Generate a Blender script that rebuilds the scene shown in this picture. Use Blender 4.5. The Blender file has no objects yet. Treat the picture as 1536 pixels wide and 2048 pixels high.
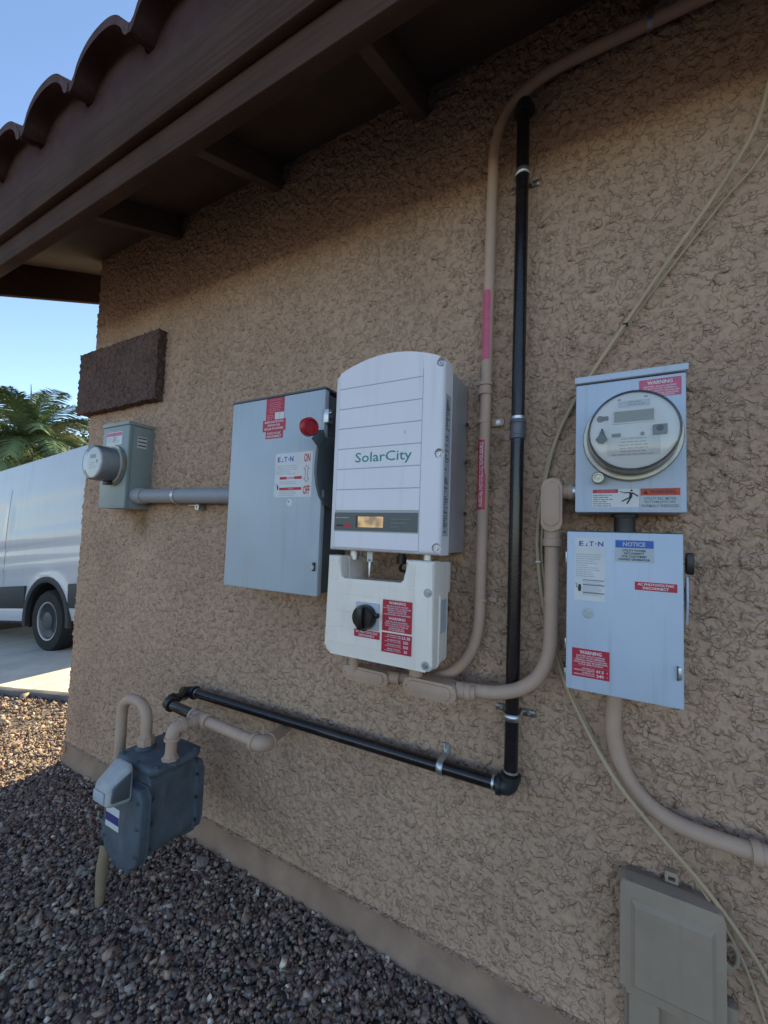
import bpy, bmesh, math, random
import numpy as np
from mathutils import Vector, Matrix
random.seed(7); rng = np.random.default_rng(7)
scene = bpy.context.scene
C = scene.collection
R = math.radians

# ------------------------------------------------------------------ camera
cam_d = bpy.data.cameras.new('camera')
cam = bpy.data.objects.new('camera', cam_d); C.objects.link(cam); scene.camera = cam
cam_d.sensor_fit = 'HORIZONTAL'; cam_d.sensor_width = 36.0
cam_d.lens = 816.664 / 1536 * 36.0
cam_d.clip_start = 0.02; cam_d.clip_end = 2000
_f = Vector((-0.47885731, 0.87605313, 0.0568031)); _r = Vector((0.87788299, 0.47754348, 0.03568867))
_u = Vector((-0.00413922, -0.06695626, 0.99774733))
M3 = Matrix((_r, _u, -_f)).transposed()
cam.matrix_world = Matrix.Translation((0.65498, -1.10647, 1.18906)) @ M3.to_4x4()

# ------------------------------------------------------------------ world, sun, exposure
SUN_EL, SUN_AZ = R(30), R(-6)      # azimuth measured from +y towards +x: the sun stands behind the house
sun_dir = Vector((math.sin(SUN_AZ) * math.cos(SUN_EL), math.cos(SUN_AZ) * math.cos(SUN_EL), math.sin(SUN_EL)))
w = bpy.data.worlds.new('World'); scene.world = w; w.use_nodes = True
nt = w.node_tree; nt.nodes.clear()
sky = nt.nodes.new('ShaderNodeTexSky'); sky.sky_type = 'NISHITA'; sky.sun_disc = False
sky.sun_elevation = SUN_EL; sky.sun_rotation = SUN_AZ; sky.altitude = 800
sky.air_density = 1.0; sky.dust_density = 0.3; sky.ozone_density = 1.6
bg = nt.nodes.new('ShaderNodeBackground'); bg.inputs['Strength'].default_value = 0.13
wo = nt.nodes.new('ShaderNodeOutputWorld')
nt.links.new(sky.outputs[0], bg.inputs[0]); nt.links.new(bg.outputs[0], wo.inputs[0])
sl = bpy.data.lights.new('sun', 'SUN'); sl.energy = 5.0; sl.angle = R(0.6); sl.color = (1.0, 0.93, 0.60)
so = bpy.data.objects.new('sun', sl); C.objects.link(so)
so.rotation_euler = sun_dir.to_track_quat('Z', 'Y').to_euler(); so.location = (0, 10, 10)
vs = scene.view_settings
vs.view_transform = 'Standard'; vs.look = 'None'; vs.gamma = 1.0; vs.exposure = 1.15; vs.use_curve_mapping = False

# ------------------------------------------------------------------ materials
def mat(name, col, rough=0.6, metal=0.0, var=0.0, vscale=8.0, bump=0.0, bscale=120.0, spec=0.5, emit=None, estr=0.0,
        trans=0.0, alpha=1.0, ior=1.45, dirt=None, dscale=5.0, damt=0.0, coat=0.0, attr=None):
    m = bpy.data.materials.new(name); m.use_nodes = True
    t = m.node_tree; b = t.nodes['Principled BSDF']; L = t.links.new
    b.inputs['Roughness'].default_value = rough; b.inputs['Metallic'].default_value = metal
    b.inputs['Specular IOR Level'].default_value = spec; b.inputs['IOR'].default_value = ior
    b.inputs['Transmission Weight'].default_value = trans; b.inputs['Alpha'].default_value = alpha
    b.inputs['Coat Weight'].default_value = coat
    b.inputs['Base Color'].default_value = (*col, 1)
    if emit: b.inputs['Emission Color'].default_value = (*emit, 1); b.inputs['Emission Strength'].default_value = estr
    tc = t.nodes.new('ShaderNodeTexCoord'); src = None
    if attr:
        a = t.nodes.new('ShaderNodeVertexColor'); a.layer_name = attr; src = a.outputs[0]
    if var > 0:
        n = t.nodes.new('ShaderNodeTexNoise'); n.inputs['Scale'].default_value = vscale; n.inputs['Detail'].default_value = 5
        L(tc.outputs['Object'], n.inputs['Vector'])
        mr = t.nodes.new('ShaderNodeMapRange'); mr.inputs[1].default_value = 0.3; mr.inputs[2].default_value = 0.7
        mr.inputs[3].default_value = 1 - var; mr.inputs[4].default_value = 1 + var
        L(n.outputs[0], mr.inputs[0])
        mx = t.nodes.new('ShaderNodeMix'); mx.data_type = 'RGBA'; mx.blend_type = 'MULTIPLY'; mx.inputs[0].default_value = 1
        if src: L(src, mx.inputs[6])
        else: mx.inputs[6].default_value = (*col, 1)
        L(mr.outputs[0], mx.inputs[7]); src = mx.outputs[2]
    if dirt:
        n = t.nodes.new('ShaderNodeTexNoise'); n.inputs['Scale'].default_value = dscale; n.inputs['Detail'].default_value = 8
        n.inputs['Roughness'].default_value = 0.7
        L(tc.outputs['Object'], n.inputs['Vector'])
        mr = t.nodes.new('ShaderNodeMapRange'); mr.inputs[1].default_value = 0.52; mr.inputs[2].default_value = 0.75
        mr.inputs[3].default_value = 0; mr.inputs[4].default_value = damt
        L(n.outputs[0], mr.inputs[0])
        mx = t.nodes.new('ShaderNodeMix'); mx.data_type = 'RGBA'
        L(mr.outputs[0], mx.inputs[0])
        if src: L(src, mx.inputs[6])
        else: mx.inputs[6].default_value = (*col, 1)
        mx.inputs[7].default_value = (*dirt, 1); src = mx.outputs[2]
    if src: L(src, b.inputs['Base Color'])
    if bump > 0:
        n = t.nodes.new('ShaderNodeTexNoise'); n.inputs['Scale'].default_value = bscale; n.inputs['Detail'].default_value = 6
        L(tc.outputs['Object'], n.inputs['Vector'])
        bp = t.nodes.new('ShaderNodeBump'); bp.inputs['Strength'].default_value = bump; bp.inputs['Distance'].default_value = 0.002
        L(n.outputs[0], bp.inputs['Height']); L(bp.outputs[0], b.inputs['Normal'])
    return m

M = {}
M['stucco'] = mat('stucco_paint', (0.465, 0.312, 0.218), 0.92, var=0.12, vscale=3.0, bump=0.45, bscale=330, spec=0.2, dirt=(0.36, 0.24, 0.17), dscale=1.6, damt=0.45)
M['brown_stucco'] = mat('brown_stucco', (0.135, 0.088, 0.075), 0.95, var=0.15, vscale=12, bump=0.6, bscale=300, spec=0.2)
M['footing'] = mat('footing_paint', (0.31, 0.205, 0.145), 0.95, var=0.18, vscale=9, bump=0.5, bscale=90, spec=0.2, dirt=(0.20, 0.14, 0.11), dscale=7, damt=0.6)
M['fascia'] = mat('fascia_paint', (0.074, 0.043, 0.032), 0.9, spec=0.15, var=0.16, vscale=5, bump=0.2, bscale=60)
M['soffit'] = mat('soffit_paint', (0.10, 0.07, 0.052), 0.9, var=0.15, vscale=6, bump=0.2, bscale=50)
M['strip'] = mat('eave_strip_paint', (0.42, 0.34, 0.24), 0.7)
M['tile'] = mat('clay_tile', (0.072, 0.032, 0.029), 0.85, var=0.3, vscale=14, bump=0.3, bscale=90, dirt=(0.17, 0.135, 0.12), dscale=9, damt=0.5)
M['closure'] = mat('tile_closure', (0.06, 0.027, 0.025), 0.9, var=0.2, vscale=20)
M['grey_box'] = mat('grey_enamel', (0.42, 0.475, 0.52), 0.42, var=0.05, vscale=6, bump=0.06, bscale=700, dirt=(0.36, 0.39, 0.40), dscale=10, damt=0.25)
M['dark_grey'] = mat('dark_grey_enamel', (0.095, 0.11, 0.118), 0.45, var=0.06, vscale=9, dirt=(0.1, 0.11, 0.11), dscale=12, damt=0.3)
M['green_grey'] = mat('green_grey_enamel', (0.265, 0.315, 0.305), 0.45, var=0.05, vscale=7, dirt=(0.2, 0.22, 0.21), dscale=12, damt=0.3)
M['light_grey'] = mat('light_grey_enamel', (0.48, 0.555, 0.66), 0.4, var=0.05, vscale=6, bump=0.05, bscale=600, dirt=(0.42, 0.47, 0.54), dscale=9, damt=0.35)
M['white_cover'] = mat('inverter_white', (0.77, 0.735, 0.76), 0.45, var=0.025, vscale=6, bump=0.03, bscale=900)
M['ivory_cover'] = mat('switch_ivory', (0.84, 0.755, 0.665), 0.5, var=0.04, vscale=8, dirt=(0.52, 0.5, 0.44), dscale=12, damt=0.3)
M['groove'] = mat('cover_groove', (0.42, 0.42, 0.43), 0.6)
M['alu'] = mat('cast_aluminium', (0.56, 0.57, 0.60), 0.38, metal=0.7, var=0.06, vscale=12)
M['steel'] = mat('galvanised_steel', (0.56, 0.57, 0.58), 0.38, metal=0.9, var=0.18, vscale=60)
M['brass_ring'] = mat('aged_ring_steel', (0.42, 0.40, 0.33), 0.42, metal=0.8, var=0.2, vscale=30)
M['screw'] = mat('screw_steel', (0.45, 0.45, 0.46), 0.3, metal=0.9)
M['tan_pipe'] = mat('tan_pipe_paint', (0.46, 0.315, 0.23), 0.6, var=0.09, vscale=9, bump=0.15, bscale=200, dirt=(0.34, 0.23, 0.16), dscale=14, damt=0.45)
M['black_pipe'] = mat('black_pipe_coating', (0.015, 0.011, 0.011), 0.22, var=0.3, vscale=20, bump=0.1, bscale=160, spec=0.6, dirt=(0.035, 0.03, 0.028), dscale=16, damt=0.4)
M['black_fit'] = mat('black_malleable_fitting', (0.022, 0.023, 0.025), 0.45, var=0.3, vscale=30, bump=0.3, bscale=150)
M['grey_pvc'] = mat('grey_pvc', (0.27, 0.275, 0.295), 0.5, var=0.05, vscale=10)
M['coupling_grey'] = mat('weathered_coupling', (0.12, 0.12, 0.13), 0.5, metal=0.3, var=0.2, vscale=40)
M['dark_iron'] = mat('dark_iron', (0.05, 0.048, 0.05), 0.5, metal=0.4, var=0.2, vscale=40)
M['gas_blue'] = mat('gas_meter_blue_grey', (0.082, 0.102, 0.122), 0.55, var=0.22, vscale=16, bump=0.25, bscale=90, dirt=(0.07, 0.075, 0.08), dscale=11, damt=0.5)
M['gas_white'] = mat('index_cover_white', (0.40, 0.41, 0.40), 0.6, var=0.2, vscale=18, dirt=(0.34, 0.34, 0.32), dscale=14, damt=0.6)
M['rust_brown'] = mat('rusty_brown_cast_iron', (0.10, 0.062, 0.05), 0.8, var=0.25, vscale=30, bump=0.4, bscale=80)
M['riser_green'] = mat('riser_yellow_green', (0.27, 0.205, 0.13), 0.75, var=0.2, vscale=22, dirt=(0.12, 0.11, 0.07), dscale=12, damt=0.5)
M['rubber'] = mat('black_rubber', (0.016, 0.016, 0.017), 0.75, var=0.2, vscale=30)
M['black_plastic'] = mat('black_plastic', (0.012, 0.012, 0.013), 0.32)
M['red_knob'] = mat('red_handle_grip', (0.36, 0.008, 0.018), 0.42, var=0.08, vscale=30)
M['red_sticker'] = mat('red_label', (0.44, 0.02, 0.045), 0.4, var=0.06, vscale=40)
M['pink_sticker'] = mat('faded_red_label', (0.52, 0.10, 0.17), 0.45, var=0.14, vscale=40)
M['orange_sticker'] = mat('orange_red_label', (0.50, 0.055, 0.02), 0.45, var=0.05, vscale=40)
M['white_sticker'] = mat('white_label', (0.62, 0.62, 0.62), 0.45, var=0.06, vscale=20)
M['grey_sticker'] = mat('silver_label', (0.36, 0.37, 0.37), 0.4)
M['blue_sticker'] = mat('blue_label', (0.015, 0.10, 0.42), 0.4)
M['navy_sticker'] = mat('navy_label', (0.05, 0.05, 0.18), 0.4)
M['pale_sticker'] = mat('pale_clear_label', (0.42, 0.46, 0.49), 0.4)
M['ink_white'] = mat('white_print', (0.72, 0.70, 0.72), 0.5)
M['ink_black'] = mat('black_print', (0.02, 0.02, 0.025), 0.5)
M['ink_grey'] = mat('grey_print', (0.17, 0.19, 0.21), 0.5)
M['ink_soft'] = mat('soft_grey_print', (0.36, 0.37, 0.40), 0.5)
M['ink_pink'] = mat('pink_print', (0.58, 0.16, 0.22), 0.5)
M['ink_blue'] = mat('blue_print', (0.015, 0.10, 0.40), 0.5)
M['ink_red'] = mat('red_print', (0.48, 0.015, 0.03), 0.5)
M['ink_green'] = mat('teal_print', (0.02, 0.24, 0.20), 0.5)
M['panel_dark'] = mat('display_bezel', (0.085, 0.10, 0.095), 0.35)
M['lcd'] = mat('lcd_glass', (0.30, 0.31, 0.26), 0.3)
M['lamp_lcd'] = mat('lit_amber_display', (0.20, 0.16, 0.11), 0.35, emit=(1.0, 0.55, 0.13), estr=0.26)
M['meter_face'] = mat('meter_face_white', (0.80, 0.80, 0.79), 0.5)
M['meter_tan'] = mat('meter_base_grey_brown', (0.36, 0.34, 0.32), 0.5, var=0.1, vscale=20)
M['meter_grey'] = mat('meter_grey_plastic', (0.18, 0.185, 0.19), 0.5)
M['cable'] = mat('beige_cable', (0.45, 0.335, 0.215), 0.6, var=0.1, vscale=12)
M['box_plastic'] = mat('beige_grey_plastic', (0.33, 0.25, 0.185), 0.6, var=0.06, vscale=7, bump=0.1, bscale=250, dirt=(0.21, 0.16, 0.12), dscale=8, damt=0.4)
M['concrete'] = mat('driveway_concrete', (0.66, 0.59, 0.48), 0.9, var=0.12, vscale=2.5, bump=0.3, bscale=60, dirt=(0.25, 0.23, 0.21), dscale=3, damt=0.5)
M['edging'] = mat('edging_concrete', (0.13, 0.12, 0.125), 0.9, var=0.2, vscale=8, bump=0.5, bscale=50)
M['joint'] = mat('joint_filler', (0.60, 0.57, 0.50), 0.9)
M['soil'] = mat('gravel_base_soil', (0.15, 0.115, 0.10), 0.98, var=0.35, vscale=60, bump=1.0, bscale=70)
M['gravel'] = mat('gravel_stone', (0.2, 0.16, 0.14), 0.9, attr='col', var=0.12, vscale=90, spec=0.3)
M['van_white'] = mat('van_white_paint', (0.49, 0.50, 0.53), 0.4, var=0.015, vscale=3, coat=0.5)
M['van_black'] = mat('van_black_trim', (0.028, 0.029, 0.033), 0.6, var=0.1, vscale=10)
M['van_glass'] = mat('van_dark_glass', (0.01, 0.012, 0.014), 0.06)
M['tyre'] = mat('tyre_rubber', (0.019, 0.019, 0.018), 0.85, var=0.2, vscale=25, bump=0.3, bscale=80)
M['rim'] = mat('silver_steel_rim', (0.52, 0.53, 0.55), 0.4, metal=0.5)
M['hub'] = mat('dark_hub_cap', (0.06, 0.065, 0.07), 0.5)
M['red_lens'] = mat('red_lens', (0.3, 0.01, 0.01), 0.2)
M['clear_lens'] = mat('clear_lens', (0.6, 0.62, 0.65), 0.1)
M['frond'] = mat('palm_leaf', (0.12, 0.165, 0.065), 0.5, var=0.4, vscale=1.2)
M['frond_dry'] = mat('palm_leaf_yellow', (0.21, 0.205, 0.10), 0.55, var=0.3, vscale=2)
M['spathe'] = mat('palm_spathe', (0.17, 0.13, 0.10), 0.8)
M['trunk'] = mat('tree_bark', (0.12, 0.09, 0.065), 0.95, var=0.3, vscale=10, bump=0.8, bscale=20)
M['leaf'] = mat('tree_leaf', (0.065, 0.10, 0.032), 0.6, var=0.45, vscale=0.8)
M['leaf_b'] = mat('shrub_leaf', (0.075, 0.11, 0.038), 0.6, var=0.45, vscale=0.8)
M['earth'] = mat('far_ground', (0.24, 0.20, 0.16), 0.95, var=0.2, vscale=0.4)
def uneven_glow(m):
    t = m.node_tree; b = t.nodes['Principled BSDF']; tc = t.nodes.new('ShaderNodeTexCoord'); n = t.nodes.new('ShaderNodeTexNoise'); n.inputs['Scale'].default_value = 42; n.inputs['Detail'].default_value = 1
    r = t.nodes.new('ShaderNodeValToRGB'); r.color_ramp.elements[0].position = .38; r.color_ramp.elements[0].color = (.28, .17, .085, 1); r.color_ramp.elements[1].position = .68; r.color_ramp.elements[1].color = (1, .66, .26, 1)
    t.links.new(tc.outputs['Object'], n.inputs[0]); t.links.new(n.outputs[0], r.inputs[0]); t.links.new(r.outputs[0], b.inputs['Emission Color'])
uneven_glow(M['lamp_lcd'])
def streaks(m, col, amt, sx=55, sz=3.0, lo=.55, hi=.8):
    t = m.node_tree; b = t.nodes['Principled BSDF']; L = t.links.new; tc = t.nodes.new('ShaderNodeTexCoord'); mp = t.nodes.new('ShaderNodeMapping'); mp.inputs['Scale'].default_value = (sx, sx, sz)
    n = t.nodes.new('ShaderNodeTexNoise'); n.inputs['Scale'].default_value = 1; n.inputs['Detail'].default_value = 5; L(tc.outputs['Object'], mp.inputs[0]); L(mp.outputs[0], n.inputs[0])
    r = t.nodes.new('ShaderNodeMapRange'); r.inputs[1].default_value = lo; r.inputs[2].default_value = hi; r.inputs[4].default_value = amt; L(n.outputs[0], r.inputs[0])
    mx = t.nodes.new('ShaderNodeMix'); mx.data_type = 'RGBA'; L(r.outputs[0], mx.inputs[0]); bi = b.inputs['Base Color']
    if bi.links: L(bi.links[0].from_socket, mx.inputs[6])
    else: mx.inputs[6].default_value = bi.default_value
    mx.inputs[7].default_value = (*col, 1); L(mx.outputs[2], bi)
for k_ in ('grey_box', 'light_grey', 'green_grey'): streaks(M[k_], (.30, .28, .25), .35)
streaks(M['ivory_cover'], (.46, .42, .35), .3); streaks(M['white_cover'], (.50, .48, .46), .28); streaks(M['gas_blue'], (.20, .19, .17), .4, 30, 8)
streaks(M['black_pipe'], (.06, .05, .042), .3, 90, 90, .58, .75); streaks(M['tan_pipe'], (.32, .22, .155), .4, 40, 6); streaks(M['fascia'], (.05, .028, .02), .6, 3, 90, .48, .66)
streaks(M['van_white'], (.30, .30, .31), .3, 6, 1.5); streaks(M['box_plastic'], (.20, .15, .11), .4, 40, 5)
def stain(m, c, rad, col, amt):
    t = m.node_tree; b = t.nodes['Principled BSDF']; L = t.links.new; tc = t.nodes.new('ShaderNodeTexCoord')
    sb = t.nodes.new('ShaderNodeVectorMath'); sb.operation = 'SUBTRACT'; sb.inputs[1].default_value = c; L(tc.outputs['Object'], sb.inputs[0])
    n = t.nodes.new('ShaderNodeTexNoise'); n.inputs['Scale'].default_value = 22; n.inputs['Detail'].default_value = 4; L(tc.outputs['Object'], n.inputs[0])
    dv = t.nodes.new('ShaderNodeVectorMath'); dv.operation = 'DIVIDE'; dv.inputs[1].default_value = rad; L(sb.outputs[0], dv.inputs[0])
    ln = t.nodes.new('ShaderNodeVectorMath'); ln.operation = 'LENGTH'; L(dv.outputs[0], ln.inputs[0]); ad = t.nodes.new('ShaderNodeMath'); ad.operation = 'ADD'; L(ln.outputs['Value'], ad.inputs[0]); L(n.outputs[0], ad.inputs[1])
    r = t.nodes.new('ShaderNodeMapRange'); r.inputs[1].default_value = 1.45; r.inputs[2].default_value = .6; r.inputs[3].default_value = 0; r.inputs[4].default_value = amt; L(ad.outputs[0], r.inputs[0])
    mx = t.nodes.new('ShaderNodeMix'); mx.data_type = 'RGBA'; L(r.outputs[0], mx.inputs[0]); bi = b.inputs['Base Color']; L(bi.links[0].from_socket, mx.inputs[6]); mx.inputs[7].default_value = (*col, 1); L(mx.outputs[2], bi)
stain(M['stucco'], (-1.20, 0, 1.21), (.10, 1, .10), (.20, .13, .06), .7); stain(M['stucco'], (-.785, 0, 1.22), (.03, 1, .07), (.22, .13, .07), .5); stain(M['stucco'], (.40, 0, 1.44), (.02, 1, .07), (.22, .14, .09), .5); stain(M['stucco'], (-.29, 0, .44), (.05, 1, .12), (.22, .15, .11), .5)
def lace_bump(m, dist=0.0045):
    t = m.node_tree; b = t.nodes['Principled BSDF']; L = t.links.new; N = t.nodes.new
    old = b.inputs['Normal'].links[0].from_node if b.inputs['Normal'].links else None
    tc = N('ShaderNodeTexCoord'); wn = N('ShaderNodeTexNoise'); wn.inputs['Scale'].default_value = 70; wn.inputs['Detail'].default_value = 1.5
    L(tc.outputs['Object'], wn.inputs['Vector'])
    ad = N('ShaderNodeVectorMath'); ad.operation = 'MULTIPLY_ADD'; ad.inputs[1].default_value = (.024, .024, .024)
    L(wn.outputs['Color'], ad.inputs[0]); L(tc.outputs['Object'], ad.inputs[2])
    hs = []
    for sc, off in ((34, 0.), (44, 5.)):
        o = N('ShaderNodeVectorMath'); o.operation = 'ADD'; o.inputs[1].default_value = (off, off, off); L(ad.outputs[0], o.inputs[0])
        n = N('ShaderNodeTexNoise'); n.inputs['Scale'].default_value = sc; n.inputs['Detail'].default_value = 1; L(o.outputs[0], n.inputs['Vector'])
        c0 = N('ShaderNodeMath'); c0.operation = 'SUBTRACT'; c0.inputs[1].default_value = .5; L(n.outputs[0], c0.inputs[0]); c1 = N('ShaderNodeMath'); c1.operation = 'ABSOLUTE'; L(c0.outputs[0], c1.inputs[0])
        r = N('ShaderNodeMapRange'); r.interpolation_type = 'SMOOTHSTEP'; r.inputs[1].default_value = .010; r.inputs[2].default_value = .045; L(c1.outputs[0], r.inputs[0])
        # broken, not closed, valleys
        am = N('ShaderNodeTexNoise'); am.inputs['Scale'].default_value = sc * 1.1; am.inputs['Detail'].default_value = 1; L(tc.outputs['Object'], am.inputs['Vector'])
        ar = N('ShaderNodeMapRange'); ar.inputs[1].default_value = .40; ar.inputs[2].default_value = .60; L(am.outputs[0], ar.inputs[0])
        # a raised skin on one side of each line, a shallow valley along it
        st_ = N('ShaderNodeMapRange'); st_.interpolation_type = 'SMOOTHSTEP'; st_.inputs[1].default_value = .488; st_.inputs[2].default_value = .512; L(n.outputs[0], st_.inputs[0])
        gr = N('ShaderNodeMath'); gr.operation = 'MULTIPLY'; gr.inputs[1].default_value = .45; L(r.outputs[0], gr.inputs[0])
        iv = N('ShaderNodeMath'); iv.operation = 'ADD'; L(st_.outputs[0], iv.inputs[0]); L(gr.outputs[0], iv.inputs[1])
        mu = N('ShaderNodeMath'); mu.operation = 'MULTIPLY'; L(iv.outputs[0], mu.inputs[0]); L(ar.outputs[0], mu.inputs[1]); hs.append(mu)
    sm = N('ShaderNodeMath'); sm.operation = 'ADD'; L(hs[0].outputs[0], sm.inputs[0]); L(hs[1].outputs[0], sm.inputs[1])
    bp = N('ShaderNodeBump'); bp.inputs['Strength'].default_value = 1.0; bp.inputs['Distance'].default_value = dist
    L(sm.outputs[0], bp.inputs['Height'])
    if old: L(old.outputs[0], bp.inputs['Normal'])
    L(bp.outputs[0], b.inputs['Normal'])
lace_bump(M['stucco'], .0036); lace_bump(M['brown_stucco'], .004)
def glass_mat(name, tint, fac):
    m = bpy.data.materials.new(name); m.use_nodes = True; t = m.node_tree; t.nodes.clear()
    o = t.nodes.new('ShaderNodeOutputMaterial'); mx = t.nodes.new('ShaderNodeMixShader')
    tr = t.nodes.new('ShaderNodeBsdfTransparent'); tr.inputs[0].default_value = (*tint, 1)
    gl = t.nodes.new('ShaderNodeBsdfGlossy'); gl.inputs['Roughness'].default_value = 0.07
    fr = t.nodes.new('ShaderNodeFresnel'); fr.inputs[0].default_value = 1.5
    ad = t.nodes.new('ShaderNodeMath'); ad.operation = 'ADD'; ad.inputs[1].default_value = fac
    df = t.nodes.new('ShaderNodeBsdfDiffuse'); df.inputs[0].default_value = (0.62, 0.62, 0.60, 1)
    mx2 = t.nodes.new('ShaderNodeMixShader'); mx2.inputs[0].default_value = 0.07
    t.links.new(fr.outputs[0], ad.inputs[0]); t.links.new(ad.outputs[0], mx.inputs[0])
    t.links.new(tr.outputs[0], mx2.inputs[1]); t.links.new(df.outputs[0], mx2.inputs[2])
    t.links.new(mx2.outputs[0], mx.inputs[1]); t.links.new(gl.outputs[0], mx.inputs[2]); t.links.new(mx.outputs[0], o.inputs[0])
    return m
M['dome'] = glass_mat('meter_glass', (0.98, 0.98, 0.98), 0.0)

# ------------------------------------------------------------------ object helpers
def thing(name, label, cat, loc=(0, 0, 0), group=None, kind=None):
    o = bpy.data.objects.new(name, None); C.objects.link(o); o.location = loc; o.empty_display_size = 0.05
    o['label'] = label; o['category'] = cat
    if group: o['group'] = group
    if kind: o['kind'] = kind
    return o
def tag(o, label, cat=None, group=None):
    o['label'] = label
    if cat: o['category'] = cat
    if group: o['group'] = group
    return o
def link(name, me, m, parent=None, smooth=35):
    me.materials.append(M[m] if isinstance(m, str) else m)
    if smooth:
        me.polygons.foreach_set('use_smooth', [True] * len(me.polygons)); me.set_sharp_from_angle(angle=R(smooth))
    o = bpy.data.objects.new(name, me); C.objects.link(o)
    if parent:
        o.parent = parent
        if parent.type == 'EMPTY': o.matrix_parent_inverse = Matrix.Translation(parent.location).inverted()
    return o

class MB:
    def __init__(s): s.bm = bmesh.new()
    def add(s, V, F):
        vs_ = [s.bm.verts.new(v) for v in V]
        return vs_, [s.bm.faces.new([vs_[i] for i in f]) for f in F]
    def _bev(s, faces, b, seg=2, sel=None):
        es = set(e for f in faces for e in f.edges)
        if sel: es = [e for e in es if sel(e)]
        bmesh.ops.bevel(s.bm, geom=list(es), offset=b, segments=seg, profile=0.5, affect='EDGES', clamp_overlap=True)
    def box(s, x0, x1, y0, y1, z0, z1, b=0.0, seg=2):
        V = [(x, y, z) for x in (x0, x1) for y in (y0, y1) for z in (z0, z1)]
        F = [(0, 1, 3, 2), (4, 6, 7, 5), (0, 4, 5, 1), (2, 3, 7, 6), (0, 2, 6, 4), (1, 5, 7, 3)]
        v, f = s.add(V, F)
        if b: s._bev(f, b, seg)
        return s
    def prism(s, poly, y0, y1, b=0.0, seg=2, front_only=True, axis='y'):
        # poly in (x,z), extruded from y0 (front) to y1
        n = len(poly)
        if axis == 'y': V = [(x, y0, z) for x, z in poly] + [(x, y1, z) for x, z in poly]
        elif axis == 'x': V = [(y0, x, z) for x, z in poly] + [(y1, x, z) for x, z in poly]
        else: V = [(x, z, y0) for x, z in poly] + [(x, z, y1) for x, z in poly]
        F = [tuple(range(n)), tuple(range(2 * n - 1, n - 1, -1))] + [(i, i + n, (i + 1) % n + n, (i + 1) % n) for i in range(n)]
        v, f = s.add(V, F)
        if b:
            fr = set(v[:n])
            s._bev(f, b, seg, (lambda e: e.verts[0] in fr and e.verts[1] in fr) if front_only else None)
        return s
    def tube(s, pts, r, seg=14, cap=True):
        pts = [Vector(p) for p in pts]; n = len(pts)
        rr = r if isinstance(r, (list, tuple)) else [r] * n
        T = []
        for i in range(n):
            a = pts[max(0, i - 1)]; b_ = pts[min(n - 1, i + 1)]; T.append((b_ - a).normalized())
        up = Vector((0, 0, 1)) if abs(T[0].z) < 0.9 else Vector((1, 0, 0))
        N = (up - T[0] * up.dot(T[0])).normalized(); V = []; F = []
        for i in range(n):
            N = (N - T[i] * N.dot(T[i])).normalized(); B = T[i].cross(N)
            for k in range(seg):
                a = 2 * math.pi * k / seg; V.append(pts[i] + (N * math.cos(a) + B * math.sin(a)) * rr[i])
        for i in range(n - 1):
            for k in range(seg):
                k2 = (k + 1) % seg; F.append((i * seg + k, i * seg + k2, (i + 1) * seg + k2, (i + 1) * seg + k))
        if cap: F.append(tuple(range(seg - 1, -1, -1))); F.append(tuple((n - 1) * seg + k for k in range(seg)))
        s.add(V, F); return s
    def lathe(s, prof, o, d, seg=32):
        # prof: list of (distance along d, radius)
        o = Vector(o); d = Vector(d).normalized(); up = Vector((0, 0, 1)) if abs(d.z) < 0.9 else Vector((1, 0, 0))
        N = (up - d * up.dot(d)).normalized(); B = d.cross(N); V = []; F = []; n = len(prof)
        for h, r in prof:
            for k in range(seg):
                a = 2 * math.pi * k / seg; V.append(o + d * h + (N * math.cos(a) + B * math.sin(a)) * max(r, 1e-5))
        for i in range(n - 1):
            for k in range(seg):
                k2 = (k + 1) % seg; F.append((i * seg + k, i * seg + k2, (i + 1) * seg + k2, (i + 1) * seg + k))
        if prof[0][1] > 1e-4: F.append(tuple(range(seg - 1, -1, -1)))
        if prof[-1][1] > 1e-4: F.append(tuple((n - 1) * seg + k for k in range(seg)))
        s.add(V, F); return s
    def quad(s, a, b, c, d): s.add([a, b, c, d], [(0, 1, 2, 3)]); return s
    def mesh(s, name, normals=True):
        if normals: bmesh.ops.recalc_face_normals(s.bm, faces=s.bm.faces[:])
        me = bpy.data.meshes.new(name); s.bm.to_mesh(me); s.bm.free(); return me
    def build(s, name, m, parent=None, smooth=35): return link(name, s.mesh(name), m, parent, smooth)

def fillet(pts, r, n=8):
    pts = [Vector(p) for p in pts]; out = [pts[0]]
    for i in range(1, len(pts) - 1):
        a, p, c = pts[i - 1], pts[i], pts[i + 1]; u = (a - p).normalized(); v = (c - p).normalized()
        ang = u.angle(v); t = min(r / math.tan(ang / 2), (a - p).length * 0.98, (c - p).length * 0.98)
        for k in range(n + 1):
            q = k / n; s0 = p + u * t * (1 - q); s1 = p + v * t * q; out.append(s0 * (1 - q) + s1 * q)
    out.append(pts[-1]); return out
def spline(pts, n=10):
    P = [Vector(p) for p in pts]; P = [P[0] * 2 - P[1]] + P + [P[-1] * 2 - P[-2]]; out = []
    for i in range(1, len(P) - 2):
        for k in range(n):
            t = k / n; a, b, c, d = P[i - 1:i + 3]
            out.append(0.5 * ((2 * b) + (c - a) * t + (2 * a - 5 * b + 4 * c - d) * t * t + (3 * b - a - 3 * c + d) * t ** 3))
    out.append(P[-2]); return out
def rrect(x0, x1, z0, z1, r, n=5):
    o = []
    for cx, cz, a0 in ((x1 - r, z1 - r, 0), (x0 + r, z1 - r, 90), (x0 + r, z0 + r, 180), (x1 - r, z0 + r, 270)):
        for k in range(n + 1):
            a = R(a0 + 90 * k / n); o.append((cx + r * math.cos(a), cz + r * math.sin(a)))
    return o
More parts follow.
